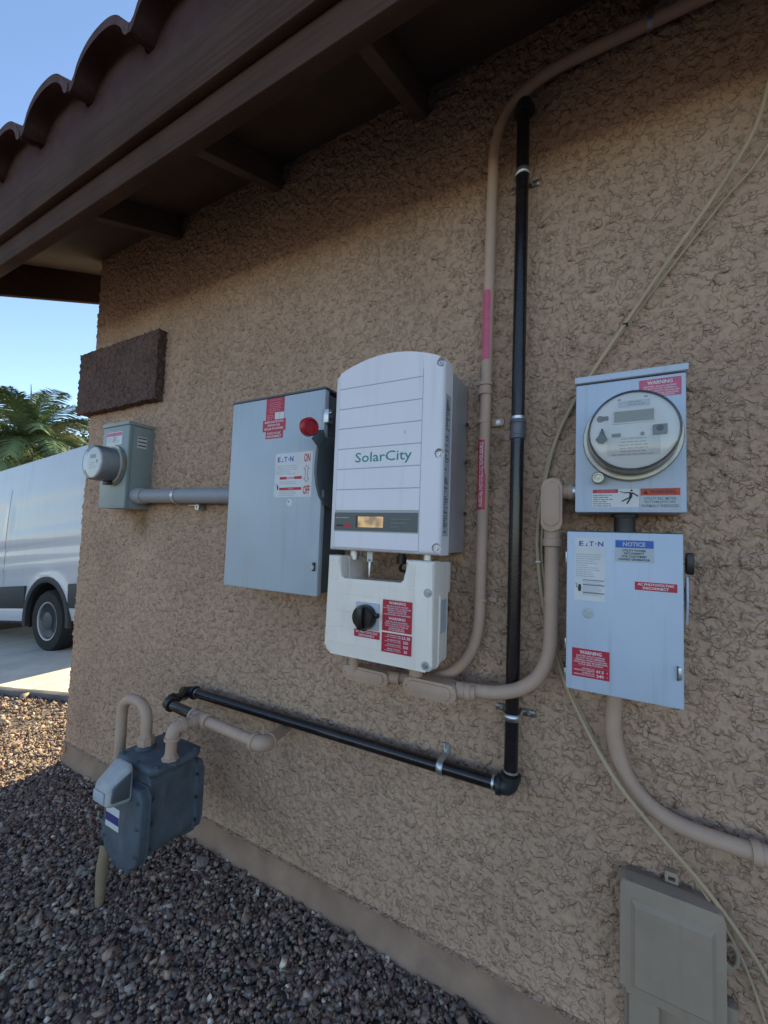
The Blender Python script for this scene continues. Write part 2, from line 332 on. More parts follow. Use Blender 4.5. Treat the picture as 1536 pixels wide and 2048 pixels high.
def boolean_cut(o, cutters):
    for c in cutters:
        me = c.mesh('cutter'); co = bpy.data.objects.new('cutter', me); C.objects.link(co)
        md = o.modifiers.new('cut', 'BOOLEAN'); md.operation = 'DIFFERENCE'; md.object = co; md.solver = 'EXACT'
        dg = bpy.context.evaluated_depsgraph_get(); new = bpy.data.meshes.new_from_object(o.evaluated_get(dg))
        o.modifiers.clear(); o.data = new; bpy.data.objects.remove(co)
    o.data.set_sharp_from_angle(angle=R(35)); return o

# text and printed labels (all face -y; x to the right, z up)
def text_mesh(lines, y, name='lettering'):
    # lines: (string, centre x, centre z, width, height, [bold])
    V = []; F = []
    for L in lines:
        st, cx, cz, wd, ht = L[:5]; bold = L[5] if len(L) > 5 else 0.0
        cu = bpy.data.curves.new('t', 'FONT'); cu.body = st; cu.size = 1; cu.offset = bold; cu.resolution_u = 2
        ob = bpy.data.objects.new('t', cu); C.objects.link(ob)
        dg = bpy.context.evaluated_depsgraph_get(); me = bpy.data.meshes.new_from_object(ob.evaluated_get(dg))
        co = np.empty(len(me.vertices) * 3); me.vertices.foreach_get('co', co); co = co.reshape(-1, 3)
        if len(co):
            mn, mx = co.min(0), co.max(0); sx = wd / (mx[0] - mn[0]); sz = ht / (mx[1] - mn[1])
            b0 = len(V)
            for c in co: V.append((cx + (c[0] - (mn[0] + mx[0]) / 2) * sx, y, cz + (c[1] - (mn[1] + mx[1]) / 2) * sz))
            for pl in me.polygons: F.append([b0 + i for i in pl.vertices])
        bpy.data.objects.remove(ob); bpy.data.curves.remove(cu); bpy.data.meshes.remove(me)
    me = bpy.data.meshes.new(name); me.from_pydata(V, [], F); me.update(); return me
def lettering(parent, lines, y, m, name='lettering'):
    return link(name, text_mesh(lines, y, name), m, parent, smooth=None)
def sticker(parent, x0, x1, z0, z1, y, m, name='label_sticker', r=0.001, th=0.0006, label=None):
    o = MB().prism(rrect(x0, x1, z0, z1, r, 2), y - th, y + 0.0002).build(name, m, parent, smooth=None)
    if label: o['label'] = label
    return o
def dashes(parent, x0, x1, z1, pitch, n, h, y, m, frac=(0.7, 1.0), name='fine_print', centre=False, seed=1):
    rd = random.Random(seed); b = MB()
    for i in range(n):
        z = z1 - i * pitch; w_ = (x1 - x0) * rd.uniform(*frac); a = x0 + ((x1 - x0 - w_) / 2 if centre else 0); e = a + w_
        while a < e - h:
            l = rd.uniform(2.0, 6.0) * h; c = min(a + l, e)
            b.quad((a, y, z - h / 2), (c, y, z - h / 2), (c, y, z + h / 2), (a, y, z + h / 2)); a = c + h * 0.8
    return b.build(name, m, parent, smooth=None)
def bars(parent, rects, y, m, name='printed_bar'):
    b = MB()
    for x0, x1, z0, z1 in rects: b.quad((x0, y, z0), (x1, y, z0), (x1, y, z1), (x0, y, z1))
    return b.build(name, m, parent, smooth=None)
def polys(parent, ps, y, m, name='printed_mark'):
    b = MB()
    for p_ in ps: b.add([(x, y, z) for x, z in p_], [tuple(range(len(p_)))])
    return b.build(name, m, parent, smooth=None)
def stroke(a, b, w_):
    a = Vector((a[0], a[1])); b = Vector((b[0], b[1])); n = (b - a).normalized(); n = Vector((-n.y, n.x)) * w_ / 2
    return [tuple(a + n), tuple(a - n), tuple(b - n), tuple(b + n)]
def eaton(parent, x0, x1, z0, z1, y, m):
    W = x1 - x0; H = z1 - z0; zc = (z0 + z1) / 2
    o = lettering(parent, [('E', x0 + .09 * W, zc, .18 * W, H, .03), ('T', x0 + .52 * W, zc, .19 * W, H, .03), ('N', x0 + .89 * W, zc, .22 * W, H, .03)], y, m, 'logo')
    polys(parent, [[(x0 + .26 * W, z0), (x0 + .36 * W, z0), (x0 + .345 * W, z0 + .28 * H), (x0 + .28 * W, z0 + .28 * H)],
                   [(x0 + .30 * W, zc - .02 * H), (x0 + .345 * W, zc - .02 * H), (x0 + .345 * W, zc + .2 * H), (x0 + .31 * W, zc + .16 * H)],
                   [(x0 + .70 * W + .035 * W * math.cos(k * 1.047), zc + .16 * H * math.sin(k * 1.047)) for k in range(6)]], y, m, 'logo_mark')
    return o
def bolt(parent, o, d, r, h=0.004, m='screw', name='screw'):
    return MB().lathe([(0, r * 1.35), (h * .25, r * 1.35), (h * .26, r), (h, r * .92), (h, r * .45), (h * .55, r * .4), (h * .55, 0)], o, d, 12).build(name, m, parent)

# ------------------------------------------------------------------ noise for real relief
_perm = rng.permutation(4096)
_ga = rng.uniform(0, 2 * np.pi, 4096); _gx = np.cos(_ga); _gy = np.sin(_ga)
def pn(x, y):
    xi = np.floor(x).astype(int); yi = np.floor(y).astype(int); xf = x - xi; yf = y - yi
    def g(ix, iy, dx, dy):
        h = _perm[(ix + _perm[iy & 4095]) & 4095]; return _gx[h] * dx + _gy[h] * dy
    u = xf ** 3 * (xf * (xf * 6 - 15) + 10); v = yf ** 3 * (yf * (yf * 6 - 15) + 10)
    a = g(xi, yi, xf, yf); b = g(xi + 1, yi, xf - 1, yf); c = g(xi, yi + 1, xf, yf - 1); d = g(xi + 1, yi + 1, xf - 1, yf - 1)
    return (a + (b - a) * u) + ((c + (d - c) * u) - (a + (b - a) * u)) * v
def sstep(a, b, x): t = np.clip((x - a) / (b - a), 0, 1); return t * t * (3 - 2 * t)
def stucco_h(s, z):
    # knocked-down lace stucco: flat trowelled skin broken by ragged worm-like valleys
    wx = s + 0.010 * pn(s / .020 + 3, z / .020) + 0.0045 * pn(s / .008, z / .008 + 9)
    wz = z + 0.010 * pn(s / .020 + 40, z / .020 + 7) + 0.0045 * pn(s / .008 + 77, z / .008)
    big = pn(s / .35, z / .35)
    n1 = pn(wx / .032, wz / .026); n2 = pn(wx / .026 + 50, wz / .022 + 31); n3 = pn(wx / .040 + 15, wz / .034 + 81)
    m1 = sstep(-.12, .12, pn(s / .022 + 8, z / .022 + 21) + .35 * big); m2 = sstep(.0, .2, pn(s / .022 + 28, z / .022 + 61) + .35 * big)
    g = np.maximum(m1 * sstep(.13, .03, np.abs(n1)), m2 * sstep(.13, .03, np.abs(n2)))
    h = -.0026 * g + .0038 * sstep(-.035, .035, n1) * m1 + .0030 * sstep(-.035, .035, n2) * m2 + .0030 * sstep(.06, .12, n3) * sstep(-.1, .3, pn(s / .05 + 4, z / .05 + 9))
    h += 0.0007 * pn(s / .011, z / .011) + 0.0035 * pn(s / .16, z / .16) + .003 * big
    return h
def grid_mesh(name, P):
    n, m_ = P.shape[:2]; me = bpy.data.meshes.new(name)
    idx = np.arange(n * m_).reshape(n, m_); q = np.stack([idx[:-1, :-1], idx[1:, :-1], idx[1:, 1:], idx[:-1, 1:]], -1).reshape(-1, 4)
    me.vertices.add(n * m_); me.vertices.foreach_set('co', P.reshape(-1).astype(np.float32))
    me.loops.add(len(q) * 4); me.loops.foreach_set('vertex_index', q.reshape(-1).astype(np.int32))
    me.polygons.add(len(q)); me.polygons.foreach_set('loop_start', np.arange(0, len(q) * 4, 4, dtype=np.int32))
    me.update(calc_edges=True); me.validate(); return me

#================================================================== THE HOUSE
XC = -1.735
house = thing('house', 'tan stucco house corner with dark brown eave and red clay tile roof', 'house', (0, 0, 0))
# stucco wall: the front runs along x, the rounded corner turns into the gable side
rc = 0.018
xs = [1.75]
while xs[-1] > XC + rc:
    xs.append(xs[-1] - min(.0068, .0026 * (1 + ((xs[-1] - .655) / 1.1) ** 2)))
xs = np.array(xs[:-1] + [XC + rc]); ang = np.linspace(0, math.pi / 2, 7)[1:]
ys = rc + np.cumsum(np.concatenate([np.full(40, .006), np.linspace(.02, .5, 24), [2.0]]))
sx = np.concatenate([xs, XC + rc - rc * np.sin(ang), np.full(len(ys), XC)])
sy = np.concatenate([np.zeros(len(xs)), rc - rc * np.cos(ang), ys])
nx = np.concatenate([np.zeros(len(xs)), -np.sin(ang), -np.ones(len(ys))]); ny = np.concatenate([-np.ones(len(xs)), -np.cos(ang), np.zeros(len(ys))])
ss = np.concatenate([xs, XC + rc - rc * ang, XC + rc - rc * math.pi / 2 - (ys - rc)])
zz = np.concatenate([np.arange(0.105, 2.20, .0030), np.arange(2.20, 2.62, .006)])
S, Zg = np.meshgrid(ss, zz, indexing='ij'); H = .78 * stucco_h(S, Zg)
H *= (0.35 + 0.65 * sstep(.10, .22, Zg + .03 * pn(S / .2, Zg / .2)))
P = np.stack([sx[:, None] + nx[:, None] * H, sy[:, None] + ny[:, None] * H, Zg], -1)
P[len(xs) + len(ang) + 40:, :, 0] = XC
link('stucco_wall', grid_mesh('stucco_wall', P), 'stucco', house, smooth=60)
MB().prism([(-.001, .106), (-.012, .104), (.2, .10), (.2, 0.1)], XC - .004, 1.75, axis='x').build('stucco_lower_lip', 'stucco', house)
# gable, back and far side walls of the body
MB().prism([(0.06, 2.60), (9.0, 2.60), (4.5, 4.5)], XC + .001, XC + .1, axis='x').build('gable_wall', 'stucco', house)
MB().box(XC + .02, 6.0, 8.9, 9.0, 0, 2.6).build('back_wall', 'stucco', house)
MB().box(1.75, 6.0, 0.0, .1, 0, 2.6).build('wall_extension', 'stucco', house)
MB().box(5.9, 6.0, .1, 8.9, 0, 2.6).build('end_wall', 'stucco', house)
# concrete footing strip below the stucco, wavy and slightly recessed
fx = np.linspace(XC - .006, 1.75, 420); fz = np.array([-.06, -.02, .0, .02, .04, .06, .08, .098, .104])
FX, FZ = np.meshgrid(fx, fz, indexing='ij')
fy = .006 - .016 * sstep(.07, .0, FZ) + .010 * pn(FX / .13, FZ / .09) + .004 * pn(FX / .03, FZ / .03)
link('footing', grid_mesh('footing', np.stack([FX, fy, FZ], -1)), 'footing', house, smooth=60)
MB().box(XC - .004, XC + .02, .0, 4.0, -.06, .104).build('footing_return', 'footing', house)

# brown stucco pop-out band on the corner
bx = np.arange(-1.778, -1.104, .005); bz = np.arange(1.757, 2.078, .005)
def block_shell():
    me_list = []
    V = []; F = []
    def add_grid(G, flip=False):
        n, m_ = G.shape[:2]; b0 = len(V); V.extend(map(tuple, G.reshape(-1, 3)))
        for i in range(n - 1):
            for j in range(m_ - 1):
                q = (b0 + i * m_ + j, b0 + (i + 1) * m_ + j, b0 + (i + 1) * m_ + j + 1, b0 + i * m_ + j + 1); F.append(q[::-1] if flip else q)
    def disp(p_, n_): # displacement along n with a soft rounding at the edges
        a = 0.0035 * (pn(p_[..., 0] / .022 + p_[..., 1] / .02, p_[..., 2] / .022) + .7 * pn(p_[..., 0] / .009 + p_[..., 1] / .01, p_[..., 2] / .009))
        return a
    yy = np.arange(-.042, .0601, .006); x0, x1, z0, z1 = bx[0], bx[-1], bz[0], bz[-1]
    A, B = np.meshgrid(bx, bz, indexing='ij'); G = np.stack([A, np.full_like(A, -.042), B], -1); G0 = G.copy(); faces = [(G, (0, -1, 0), False)]
    for x_, nrm, fl in ((x0, (-1, 0, 0), True), (x1, (1, 0, 0), False)):
        yv = np.arange(-.042, .30, .006) if x_ == x0 else yy[:9]
        A, B = np.meshgrid(yv, bz, indexing='ij'); faces.append((np.stack([np.full_like(A, x_), A, B], -1), nrm, fl))
    for z_, nrm, fl in ((z0, (0, 0, -1), True), (z1, (0, 0, 1), False)):
        A, B = np.meshgrid(bx, yy[:9], indexing='ij'); faces.append((np.stack([A, B, np.full_like(A, z_)], -1), nrm, fl))
    c = np.array([(x0 + x1) / 2, .05, (z0 + z1) / 2])
    for G, nrm, fl in faces:
        G = G.copy(); d = 0.008 * np.stack([pn(G[..., 1] / .02 + G[..., 0] / .021, G[..., 2] / .02 + k * 17.3) for k in range(3)], -1)
        d += 0.006 * np.stack([pn(G[..., 1] / .008 + G[..., 0] / .0083, G[..., 2] / .008 + k * 7.7) for k in range(3)], -1)
        # round the edges
        for ax, lo, hi in ((0, x0, x1), (2, z0, z1)):
            pass
        add_grid(G + d, fl)
    me = bpy.data.meshes.new('corner_band'); me.from_pydata(V, [], F); me.update()
    bm = bmesh.new(); bm.from_mesh(me); bmesh.ops.remove_doubles(bm, verts=bm.verts, dist=.0004); bmesh.ops.recalc_face_normals(bm, faces=bm.faces[:])
    bmesh.ops.smooth_vert(bm, verts=bm.verts, factor=.4, use_axis_x=True, use_axis_y=True, use_axis_z=True); bm.to_mesh(me); bm.free(); return me
tag(link('corner_band', block_shell(), 'brown_stucco', house, smooth=60), 'dark brown stucco band wrapping the wall corner')

# eave: sheathing, rafters, fascia, rake
SL = 0.43
def soff(y): return 2.60 + SL * y
MB().prism([(-.46, soff(-.46)), (4.6, soff(4.6)), (4.6, soff(4.6) + .03), (-.46, soff(-.46) + .03)], -1.94, 6.3, axis='x').build('roof_sheathing', 'soffit', house)
MB().prism([(4.6, soff(4.6)), (9.5, soff(4.6) - SL * 4.9), (9.5, soff(4.6) - SL * 4.9 + .03), (4.6, soff(4.6) + .03)], -1.94, 6.3, axis='x').build('rear_roof_sheathing', 'soffit', house)
raf = MB().prism([(-.458, soff(-.458) - .001), (-.458, soff(-.458) - .10), (-.004, soff(-.004) - .10), (-.004, soff(-.004) - .001)], -.019, .019, b=.003, front_only=False, axis='x').mesh('rafter_tail')
raf.materials.append(M['soffit'])
for k in range(6):
    o = bpy.data.objects.new('rafter_tail', raf); C.objects.link(o); o.parent = house; o.location.x = -1.06 + .6 * k
for a_, b_2 in ((-1.98, 1.3), (1.302, 2.6)): MB().box(a_, b_2, -.46, -.42, 2.236, 2.374, .004).build('fascia_board', 'fascia', house)
for a_, b_2 in ((-1.99, 1.7), (1.702, 2.6)): MB().box(a_, b_2, -.487, -.4605, 2.323, 2.487, .005).build('fascia_trim', 'fascia', house)
def rk(y, dz): return 2.236 + SL * (y + .46) + dz
MB().prism([(-.4595, rk(-.4595, 0)), (4.6, rk(4.6, 0)), (4.6, rk(4.6, .205)), (-.4595, rk(-.4595, .205))], -1.98, -1.941, b=.003, front_only=False, axis='x').build('rake_board', 'fascia', house)
MB().prism([(-.487, rk(-.487, .12)), (4.6, rk(4.6, .12)), (4.6, rk(4.6, .27)), (-.487, rk(-.487, .27))], -2.006, -1.9805, b=.003, front_only=False, axis='x').build('rake_trim', 'fascia', house)
MB().prism([(-.40, rk(-.40, .187)), (.3, rk(.3, .187)), (.3, rk(.3, .2)), (-.40, rk(-.40, .2))], -1.9405, -1.925, axis='x').build('rake_edge_strip', 'strip', house)
# S tiles: three courses up from the eave
TW = .334
def tz(u):  # profile over one tile, u in 0..1, crest in the middle
    return .092 * max(0., 1 - (abs(u - .5) / .43) ** 2.3) ** .62 if abs(u - .5) < .43 else 0.
def tile_mesh():
    n = 26; th = .030; V = []; F = []
    for yi, yl in enumerate((0.0, .42)):
        for side in (0, 1):
            for k in range(n + 1):
                u = k / n; V.append(((u - .5) * (TW - .004), yl, tz(u) + SL * yl + (.014 if yl == 0 else 0) - (0 if side == 0 else th)))
    N = n + 1
    for k in range(n):
        F += [(k, k + 1, 2 * N + k + 1, 2 * N + k), (N + k + 1, N + k, 3 * N + k, 3 * N + k + 1), (k, N + k, N + k + 1, k + 1), (2 * N + k, 2 * N + k + 1, 3 * N + k + 1, 3 * N + k)]
    F += [(0, 2 * N, 3 * N, N), (n, N + n, 3 * N + n, 2 * N + n)]
    me = bpy.data.meshes.new('roof_tile'); me.from_pydata(V, [], F); me.update(); me.materials.append(M['tile'])
    bm = bmesh.new(); bm.from_mesh(me); bmesh.ops.recalc_face_normals(bm, faces=bm.faces[:]); bm.to_mesh(me); bm.free()
    me.polygons.foreach_set('use_smooth', [True] * len(me.polygons)); me.set_sharp_from_angle(angle=R(40)); return me
tm = tile_mesh()
def clos_mesh():
    n = 26; poly = [((k / n - .5) * TW, tz(k / n) - .014) for k in range(n + 1)]
    poly = poly + [(TW / 2, -.106), (-TW / 2, -.106)]
    me = MB().prism(poly[::-1], .065, .085).mesh('eave_closure'); me.materials.append(M['closure']); return me
cm_ = clos_mesh()
for r_ in range(4):
    for k in range(-2, 12):
        o = bpy.data.objects.new('roof_tile', tm); C.objects.link(o); o.parent = house
        o.location = (-1.357 + TW * k + random.uniform(-.004, .004), -.54 + r_ * .36, 2.578 + r_ * .36 * SL + random.uniform(-.004, .004) + (.01 if r_ else 0))
        o.rotation_euler = (random.uniform(-.012, .012), random.uniform(-.015, .015), random.uniform(-.012, .012))
        if r_ == 0:
            c = bpy.data.objects.new('eave_closure', cm_); C.objects.link(c); c.parent = house; c.location = (-1.357 + TW * k, -.54, 2.5905)

#================================================================== GROUND
def gz(x): return np.where(x < -2.2, -0.105 * (np.sqrt((x + 2.2) ** 2 + .09) - .3), 0.0)
def struct(o): o['kind'] = 'structure'; return o
gx = np.concatenate([[-400, -120, -40, -18, -12, -8], np.arange(-6, 2.01, .25), [4, 8, 20, 60, 400]]); gy = np.concatenate([[-400, -60, -12, -5], np.arange(-3, .6, .2), [1, 3, 6, 12, 40, 120, 600]])
GX, GY = np.meshgrid(gx, gy, indexing='ij'); GZ = gz(np.clip(GX, -9, 99)) - .012
struct(link('ground', grid_mesh('ground', np.stack([GX, GY, GZ], -1)), 'soil'))
# driveway slab falling away to the left, with a control joint and a dark edging
def edge_y(x): return np.interp(x, [-9, -3.8, -3.37, -3.05, -2.67, -2.2, -1.7], [.10, .22, .30, .345, .417, .47, .50])
dx_ = np.concatenate([np.arange(-12, -3.2, .2), [-3.19, -3.175], np.arange(-3.1, -1.75, .1), [XC - .01]])
DT, DU = np.meshgrid(dx_, np.linspace(0, 1, 30), indexing='ij'); e0 = edge_y(dx_)[:, None]
struct(link('driveway', grid_mesh('driveway', np.stack([DT, e0 + .035 + DU * (9 - e0), gz(np.clip(DT, -9, 9)) - .004], -1)), 'concrete'))
struct(MB().prism([(-3.20, .40), (-3.185, .40), (-3.215, 5.0), (-3.23, 5.0)], float(gz(-3.2)) - .004, float(gz(-3.2)) + .0005, axis='z').build('driveway_joint', 'joint'))
ex = np.linspace(-7, XC - .02, 120); ey = edge_y(ex); ez = gz(ex)
prof = [(-.035, -.03), (-.03, .028), (-.012, .036), (.012, .036), (.03, .028), (.035, -.03)]
EP = np.stack([np.stack([ex, ey + a + .006 * pn(ex * 9, ex * 0 + a * 30), ez + b + .005 * pn(ex * 7, ex * 0 + b * 90)], -1) for a, b in prof], 1)
struct(link('edging', grid_mesh('edging', EP), 'edging'))
# gravel: loose crushed stones
def gravel(n_near, n_far):
    def region(n, x0, x1, y0, y1, pw):
        x = rng.uniform(x0, x1, n); y = rng.uniform(y0, y1, n)
        lim = np.where(x < XC - .01, edge_y(np.minimum(x, XC)) - .03, -.006); k = y < lim; return x[k], y[k]
    xa, ya = region(int(n_near), -2.3, 1.0, -1.0, .47, 1); xb, yb = region(int(n_far), -6.5, -2.3, -2.2, .47, 1)
    xc_, yc_ = region(9000, -2.3, 1.7, -2.2, -1.0, 1); x = np.concatenate([xa, xb, xc_]); y = np.concatenate([ya, yb, yc_]); n = len(x)
    s = np.exp(rng.normal(math.log(.0056), .40, n)) * np.where((x < -2.3) | (y < -1.0), 1.35, 1.0)
    B = np.array([(x_, y_, z_) for x_ in (-1, 1) for y_ in (-1, 1) for z_ in (-1, 1)]) * .78
    FQ = [(0, 1, 3, 2), (4, 6, 7, 5), (0, 4, 5, 1), (2, 3, 7, 6), (0, 2, 6, 4), (1, 5, 7, 3)]
    FI = np.array([t3 for q_ in FQ for t3 in ((q_[0], q_[1], q_[2]), (q_[0], q_[2], q_[3]))])
    V = B[None] * rng.uniform(.45, 1.25, (n, 8, 3)) * np.stack([rng.uniform(.9, 1.6, n), rng.uniform(.65, 1.1, n), rng.uniform(.4, .85, n)], -1)[:, None]
    q = rng.normal(size=(n, 4)); q[:, 1:3] *= .45; q /= np.linalg.norm(q, axis=1)[:, None]; a, b, c, d = q.T
    Rm = np.stack([np.stack([1 - 2 * (c * c + d * d), 2 * (b * c - a * d), 2 * (b * d + a * c)], -1), np.stack([2 * (b * c + a * d), 1 - 2 * (b * b + d * d), 2 * (c * d - a * b)], -1), np.stack([2 * (b * d - a * c), 2 * (c * d + a * b), 1 - 2 * (b * b + c * c)], -1)], 1)
    V = np.einsum('nij,nkj->nki', Rm, V) * s[:, None, None]
    und = .012 * pn(x / .35, y / .35) + .006 * pn(x / .11, y / .11)
    zc = gz(x) + und + rng.uniform(-.006, .006, n) - .002
    V += np.stack([x, y, zc], -1)[:, None]
    pal = np.array([(.15, .115, .10), (.20, .15, .13), (.11, .085, .08), (.165, .14, .135), (.25, .21, .175), (.145, .10, .098), (.19, .175, .17), (.095, .085, .09), (.40, .37, .33), (.24, .17, .14)])
    pw = np.array([.17, .15, .15, .13, .08, .12, .08, .07, .02, .03]); col = pal[rng.choice(len(pal), n, p=pw / pw.sum())] * rng.uniform(.95, 1.65, (n, 1)) * (1.46, 1.30, 1.10)
    me = bpy.data.meshes.new('gravel'); me.vertices.add(n * 8); me.vertices.foreach_set('co', V.reshape(-1).astype(np.float32))
    li = (FI[None] + (np.arange(n) * 8)[:, None, None]).reshape(-1); nf = n * 12
    me.loops.add(nf * 3); me.loops.foreach_set('vertex_index', li.astype(np.int32)); me.polygons.add(nf); me.polygons.foreach_set('loop_start', np.arange(0, nf * 3, 3, dtype=np.int32))
    me.update(calc_edges=True)
    at = me.color_attributes.new('col', 'FLOAT_COLOR', 'POINT'); cc = np.ones((n, 8, 4), np.float32); cc[..., :3] = col[:, None]; at.data.foreach_set('color', cc.reshape(-1))
    o = link('gravel', me, 'gravel', smooth=None); o['kind'] = 'stuff'; tag(o, 'loose crushed brown and grey gravel covering the ground by the wall', 'gravel')
gravel(88000, 22000)

#================================================================== WALL EQUIPMENT
# ---- left meter socket
t = thing('meter_socket', 'small grey-green meter box beside the house corner with its meter sticking out', 'meter box', (-1.258, 0, 1.265))
MB().box(-1.358, -1.157, -.1115, .004, 1.265, 1.628, .003).build('enclosure', 'green_grey', t)
MB().box(-1.362, -1.153, -.116, .004, 1.6285, 1.645, .003).build('top_cap', 'green_grey', t)
MB().prism([(-.110, 1.268), (-.096, 1.268), (-.096, 1.626), (-.110, 1.626)], -1.1575, -1.1545, b=.001, front_only=False, axis='x').build('side_flange', 'green_grey', t)
st = sticker(t, -1.325, -1.205, 1.545, 1.603, -.1115, 'white_sticker', label='faded white label with pink band')
bars(st, [(-1.323, -1.207, 1.585, 1.600)], -.1126, 'pink_sticker'); dashes(st, -1.320, -1.212, 1.578, .007, 4, .0022, -.1126, 'ink_soft')
polys(st, [stroke((-1.268, 1.598), (-1.258, 1.575), .004), stroke((-1.258, 1.575), (-1.272, 1.56), .004)], -.1128, 'ink_grey')
pl = MB().box(-1.1569, -1.1558, -.072, -.03, 1.535, 1.585).build('side_label', 'white_sticker', t, smooth=None)
b_ = MB()
for k in range(3): b_.box(-1.1558, -1.1553, -.070, -.032, 1.575 - k * .016, 1.580 - k * .016)
b_.build('printed_bar', 'ink_black', pl, smooth=None)
def meter(t, cx, cz, yb, r, yf, ringm):
    m_ = MB().lathe([(0, r + .009), (.004, r + .011), (.016, r + .011), (.02, r + .006)], (cx, yb, cz), (0, -1, 0), 48).build('meter_base', 'meter_tan', t)
    rg = MB().lathe([(0, r + .011), (.0, r + .017), (.007, r + .019), (.014, r + .017), (.014, r + .011), (0, r + .011)], (cx, yb - .002, cz), (0, -1, 0), 48).build('locking_ring', ringm, t)
    return m_, rg
mb, rg = meter(t, -1.242, 1.452, -.1118, .070, -.21, 'brass_ring')
MB().lathe([(.018, .072), (.05, .0715), (.055, .069), (.060, .068), (.085, .066), (.086, .0)], (-1.242, -.112, 1.452), (0, -1, 0), 48).build('meter_body', 'pale_sticker', t)
MB().lathe([(.02, .0755), (.07, .0745), (.092, .073), (.097, .068), (.0985, .0)], (-1.242, -.112, 1.452), (0, -1, 0), 48).build('glass_cover', 'dome', t)
fc = MB().lathe([(0, .062), (.002, .062), (.002, 0)], (-1.242, -.198, 1.452), (0, -1, 0), 40).build('meter_face', 'meter_face', t)
bars(fc, [(-1.268, -1.222, 1.470, 1.486)], -.2006, 'lcd', 'display'); dashes(fc, -1.275, -1.215, 1.452, .008, 4, .0026, -.2006, 'ink_soft', seed=3); polys(fc, [[(-1.218, 1.462), (-1.208, 1.462), (-1.210, 1.450), (-1.216, 1.448)]], -.2006, 'ink_black')
MB().box(-1.262, -1.222, -.15, -.128, 1.364, 1.378, .003).build('seal_tab', 'dark_iron', t)

# ---- grey conduit between the two grey boxes
t = thing('grey_conduit', 'thick grey plastic conduit running level between the two left boxes', 'conduit', (-.86, 0, 1.32))
MB().tube([(-1.155, -.058, 1.322), (-.46, -.058, 1.314)], .030, 24).build('pipe', 'grey_pvc', t)
MB().lathe([(0, .036), (.055, .036), (.062, .033)], (-1.156, -.058, 1.322), (1, 0, 0), 24).build('socket_connector', 'grey_pvc', t)
s_ = MB().lathe([(-.007, .0315), (-.007, .033), (.007, .033), (.007, .0315)], (-.872, -.058, 1.3187), (1, 0, 0), 24).build('strap', 'steel', t)
MB().box(-.800, -.775, -.034, -.004, 1.262, 1.290, .002).build('strap_foot', 'steel', t); bolt(t, (-.7875, -.034, 1.276), (0, -1, 0), .004)
MB().box(-.871, -.779, -.012, -.006, 1.281, 1.289, .001).build('strap_leg', 'steel', t)

# ---- big disconnect switch with red handle
t = thing('disconnect_switch', 'tall grey steel disconnect switch with red-knobbed lever, left of the inverter', 'switch box', (-.275, 0, 1.003))
MB().box(-.464, -.088, -.128, .004, 1.010, 1.612, .003).build('enclosure', 'dark_grey', t)
MB().box(-.471, -.080, -.150, -.1285, 1.004, 1.618, .004).build('door', 'grey_box', t)
MB().box(-.474, -.078, -.152, .004, 1.6185, 1.625, .002).build('top_flange', 'dark_grey', t)
st = sticker(t, -.316, -.239, 1.541, 1.616, -.150, 'red_sticker', label='red shutdown label at the top of the door')
lettering(st, [('WARNING', -.277, 1.609, .050, .006, .02)], -.1509, 'ink_pink'); dashes(st, -.307, -.249, 1.600, .0062, 6, .0028, -.1509, 'ink_pink', centre=True, seed=4)
dashes(st, -.312, -.280, 1.560, .0062, 3, .003, -.1509, 'ink_pink', seed=5)
s2 = sticker(st, -.276, -.238, 1.545, 1.567, -.1508, 'white_sticker', 'white_patch'); polys(t, [[(-.258, 1.562), (-.255, 1.562), (-.255, 1.559), (-.258, 1.559)], [(-.259, 1.552), (-.255, 1.552), (-.255, 1.5505), (-.259, 1.5505)]], -.1517, 'ink_grey')
st = sticker(t, -.327, -.231, 1.5085, 1.5455, -.1505, 'red_sticker')
lettering(st, [('RAPID SHUTDOWN', -.279, 1.538, .078, .0072, .02), ('SWITCH FOR', -.279, 1.527, .054, .0072, .02), ('SOLAR PV SYSTEM', -.279, 1.516, .080, .0072, .02)], -.1514, 'ink_white')
st = sticker(t, -.313, -.240, 1.4845, 1.508, -.1503, 'red_sticker')
lettering(st, [('PHOTO VOLTAIC', -.2765, 1.501, .056, .0068, .02), ('DISCONNECT', -.2765, 1.491, .062, .0068, .02)], -.1513, 'ink_white')
st = sticker(t, -.264, -.116, 1.2955, 1.4335, -.150, 'white_sticker', label='white instruction plate reading ON and OFF')
eaton(st, -.255, -.191, 1.4055, 1.4215, -.1509, 'ink_blue')
lettering(st, [('ON', -.137, 1.4145, .024, .026, .025), ('OFF', -.1355, 1.3165, .025, .027, .025)], -.1509, 'ink_red')
ax, az0, az1 = -.1375, 1.341, 1.391
arrow = [(ax, az1), (ax + .0105, az1 - .011), (ax + .0045, az1 - .011), (ax + .0045, az0 + .011), (ax + .0105, az0 + .011), (ax, az0), (ax - .0105, az0 + .011), (ax - .0045, az0 + .011), (ax - .0045, az1 - .011), (ax - .0105, az1 - .011)]
polys(st, [stroke(arrow[i], arrow[(i + 1) % 10], .0014) for i in range(10)], -.1509, 'ink_red', 'arrow')
dashes(st, -.258, -.165, 1.393, .0062, 5, .0018, -.1509, 'ink_soft', (.5, 1), seed=6)
bars(st, [(-.243, -.216, 1.3505, 1.359), (-.184, -.155, 1.3505, 1.359), (-.243, -.155, 1.317, 1.3255)], -.1509, 'ink_red'); bars(st, [(-.216, -.184, 1.3525, 1.3565), (-.208, -.186, 1.3195, 1.323)], -.1510, 'ink_pink')
dashes(st, -.243, -.160, 1.343, .006, 2, .0016, -.1509, 'ink_soft', seed=7); dashes(st, -.243, -.160, 1.312, .0055, 3, .0016, -.1509, 'ink_soft', seed=8)
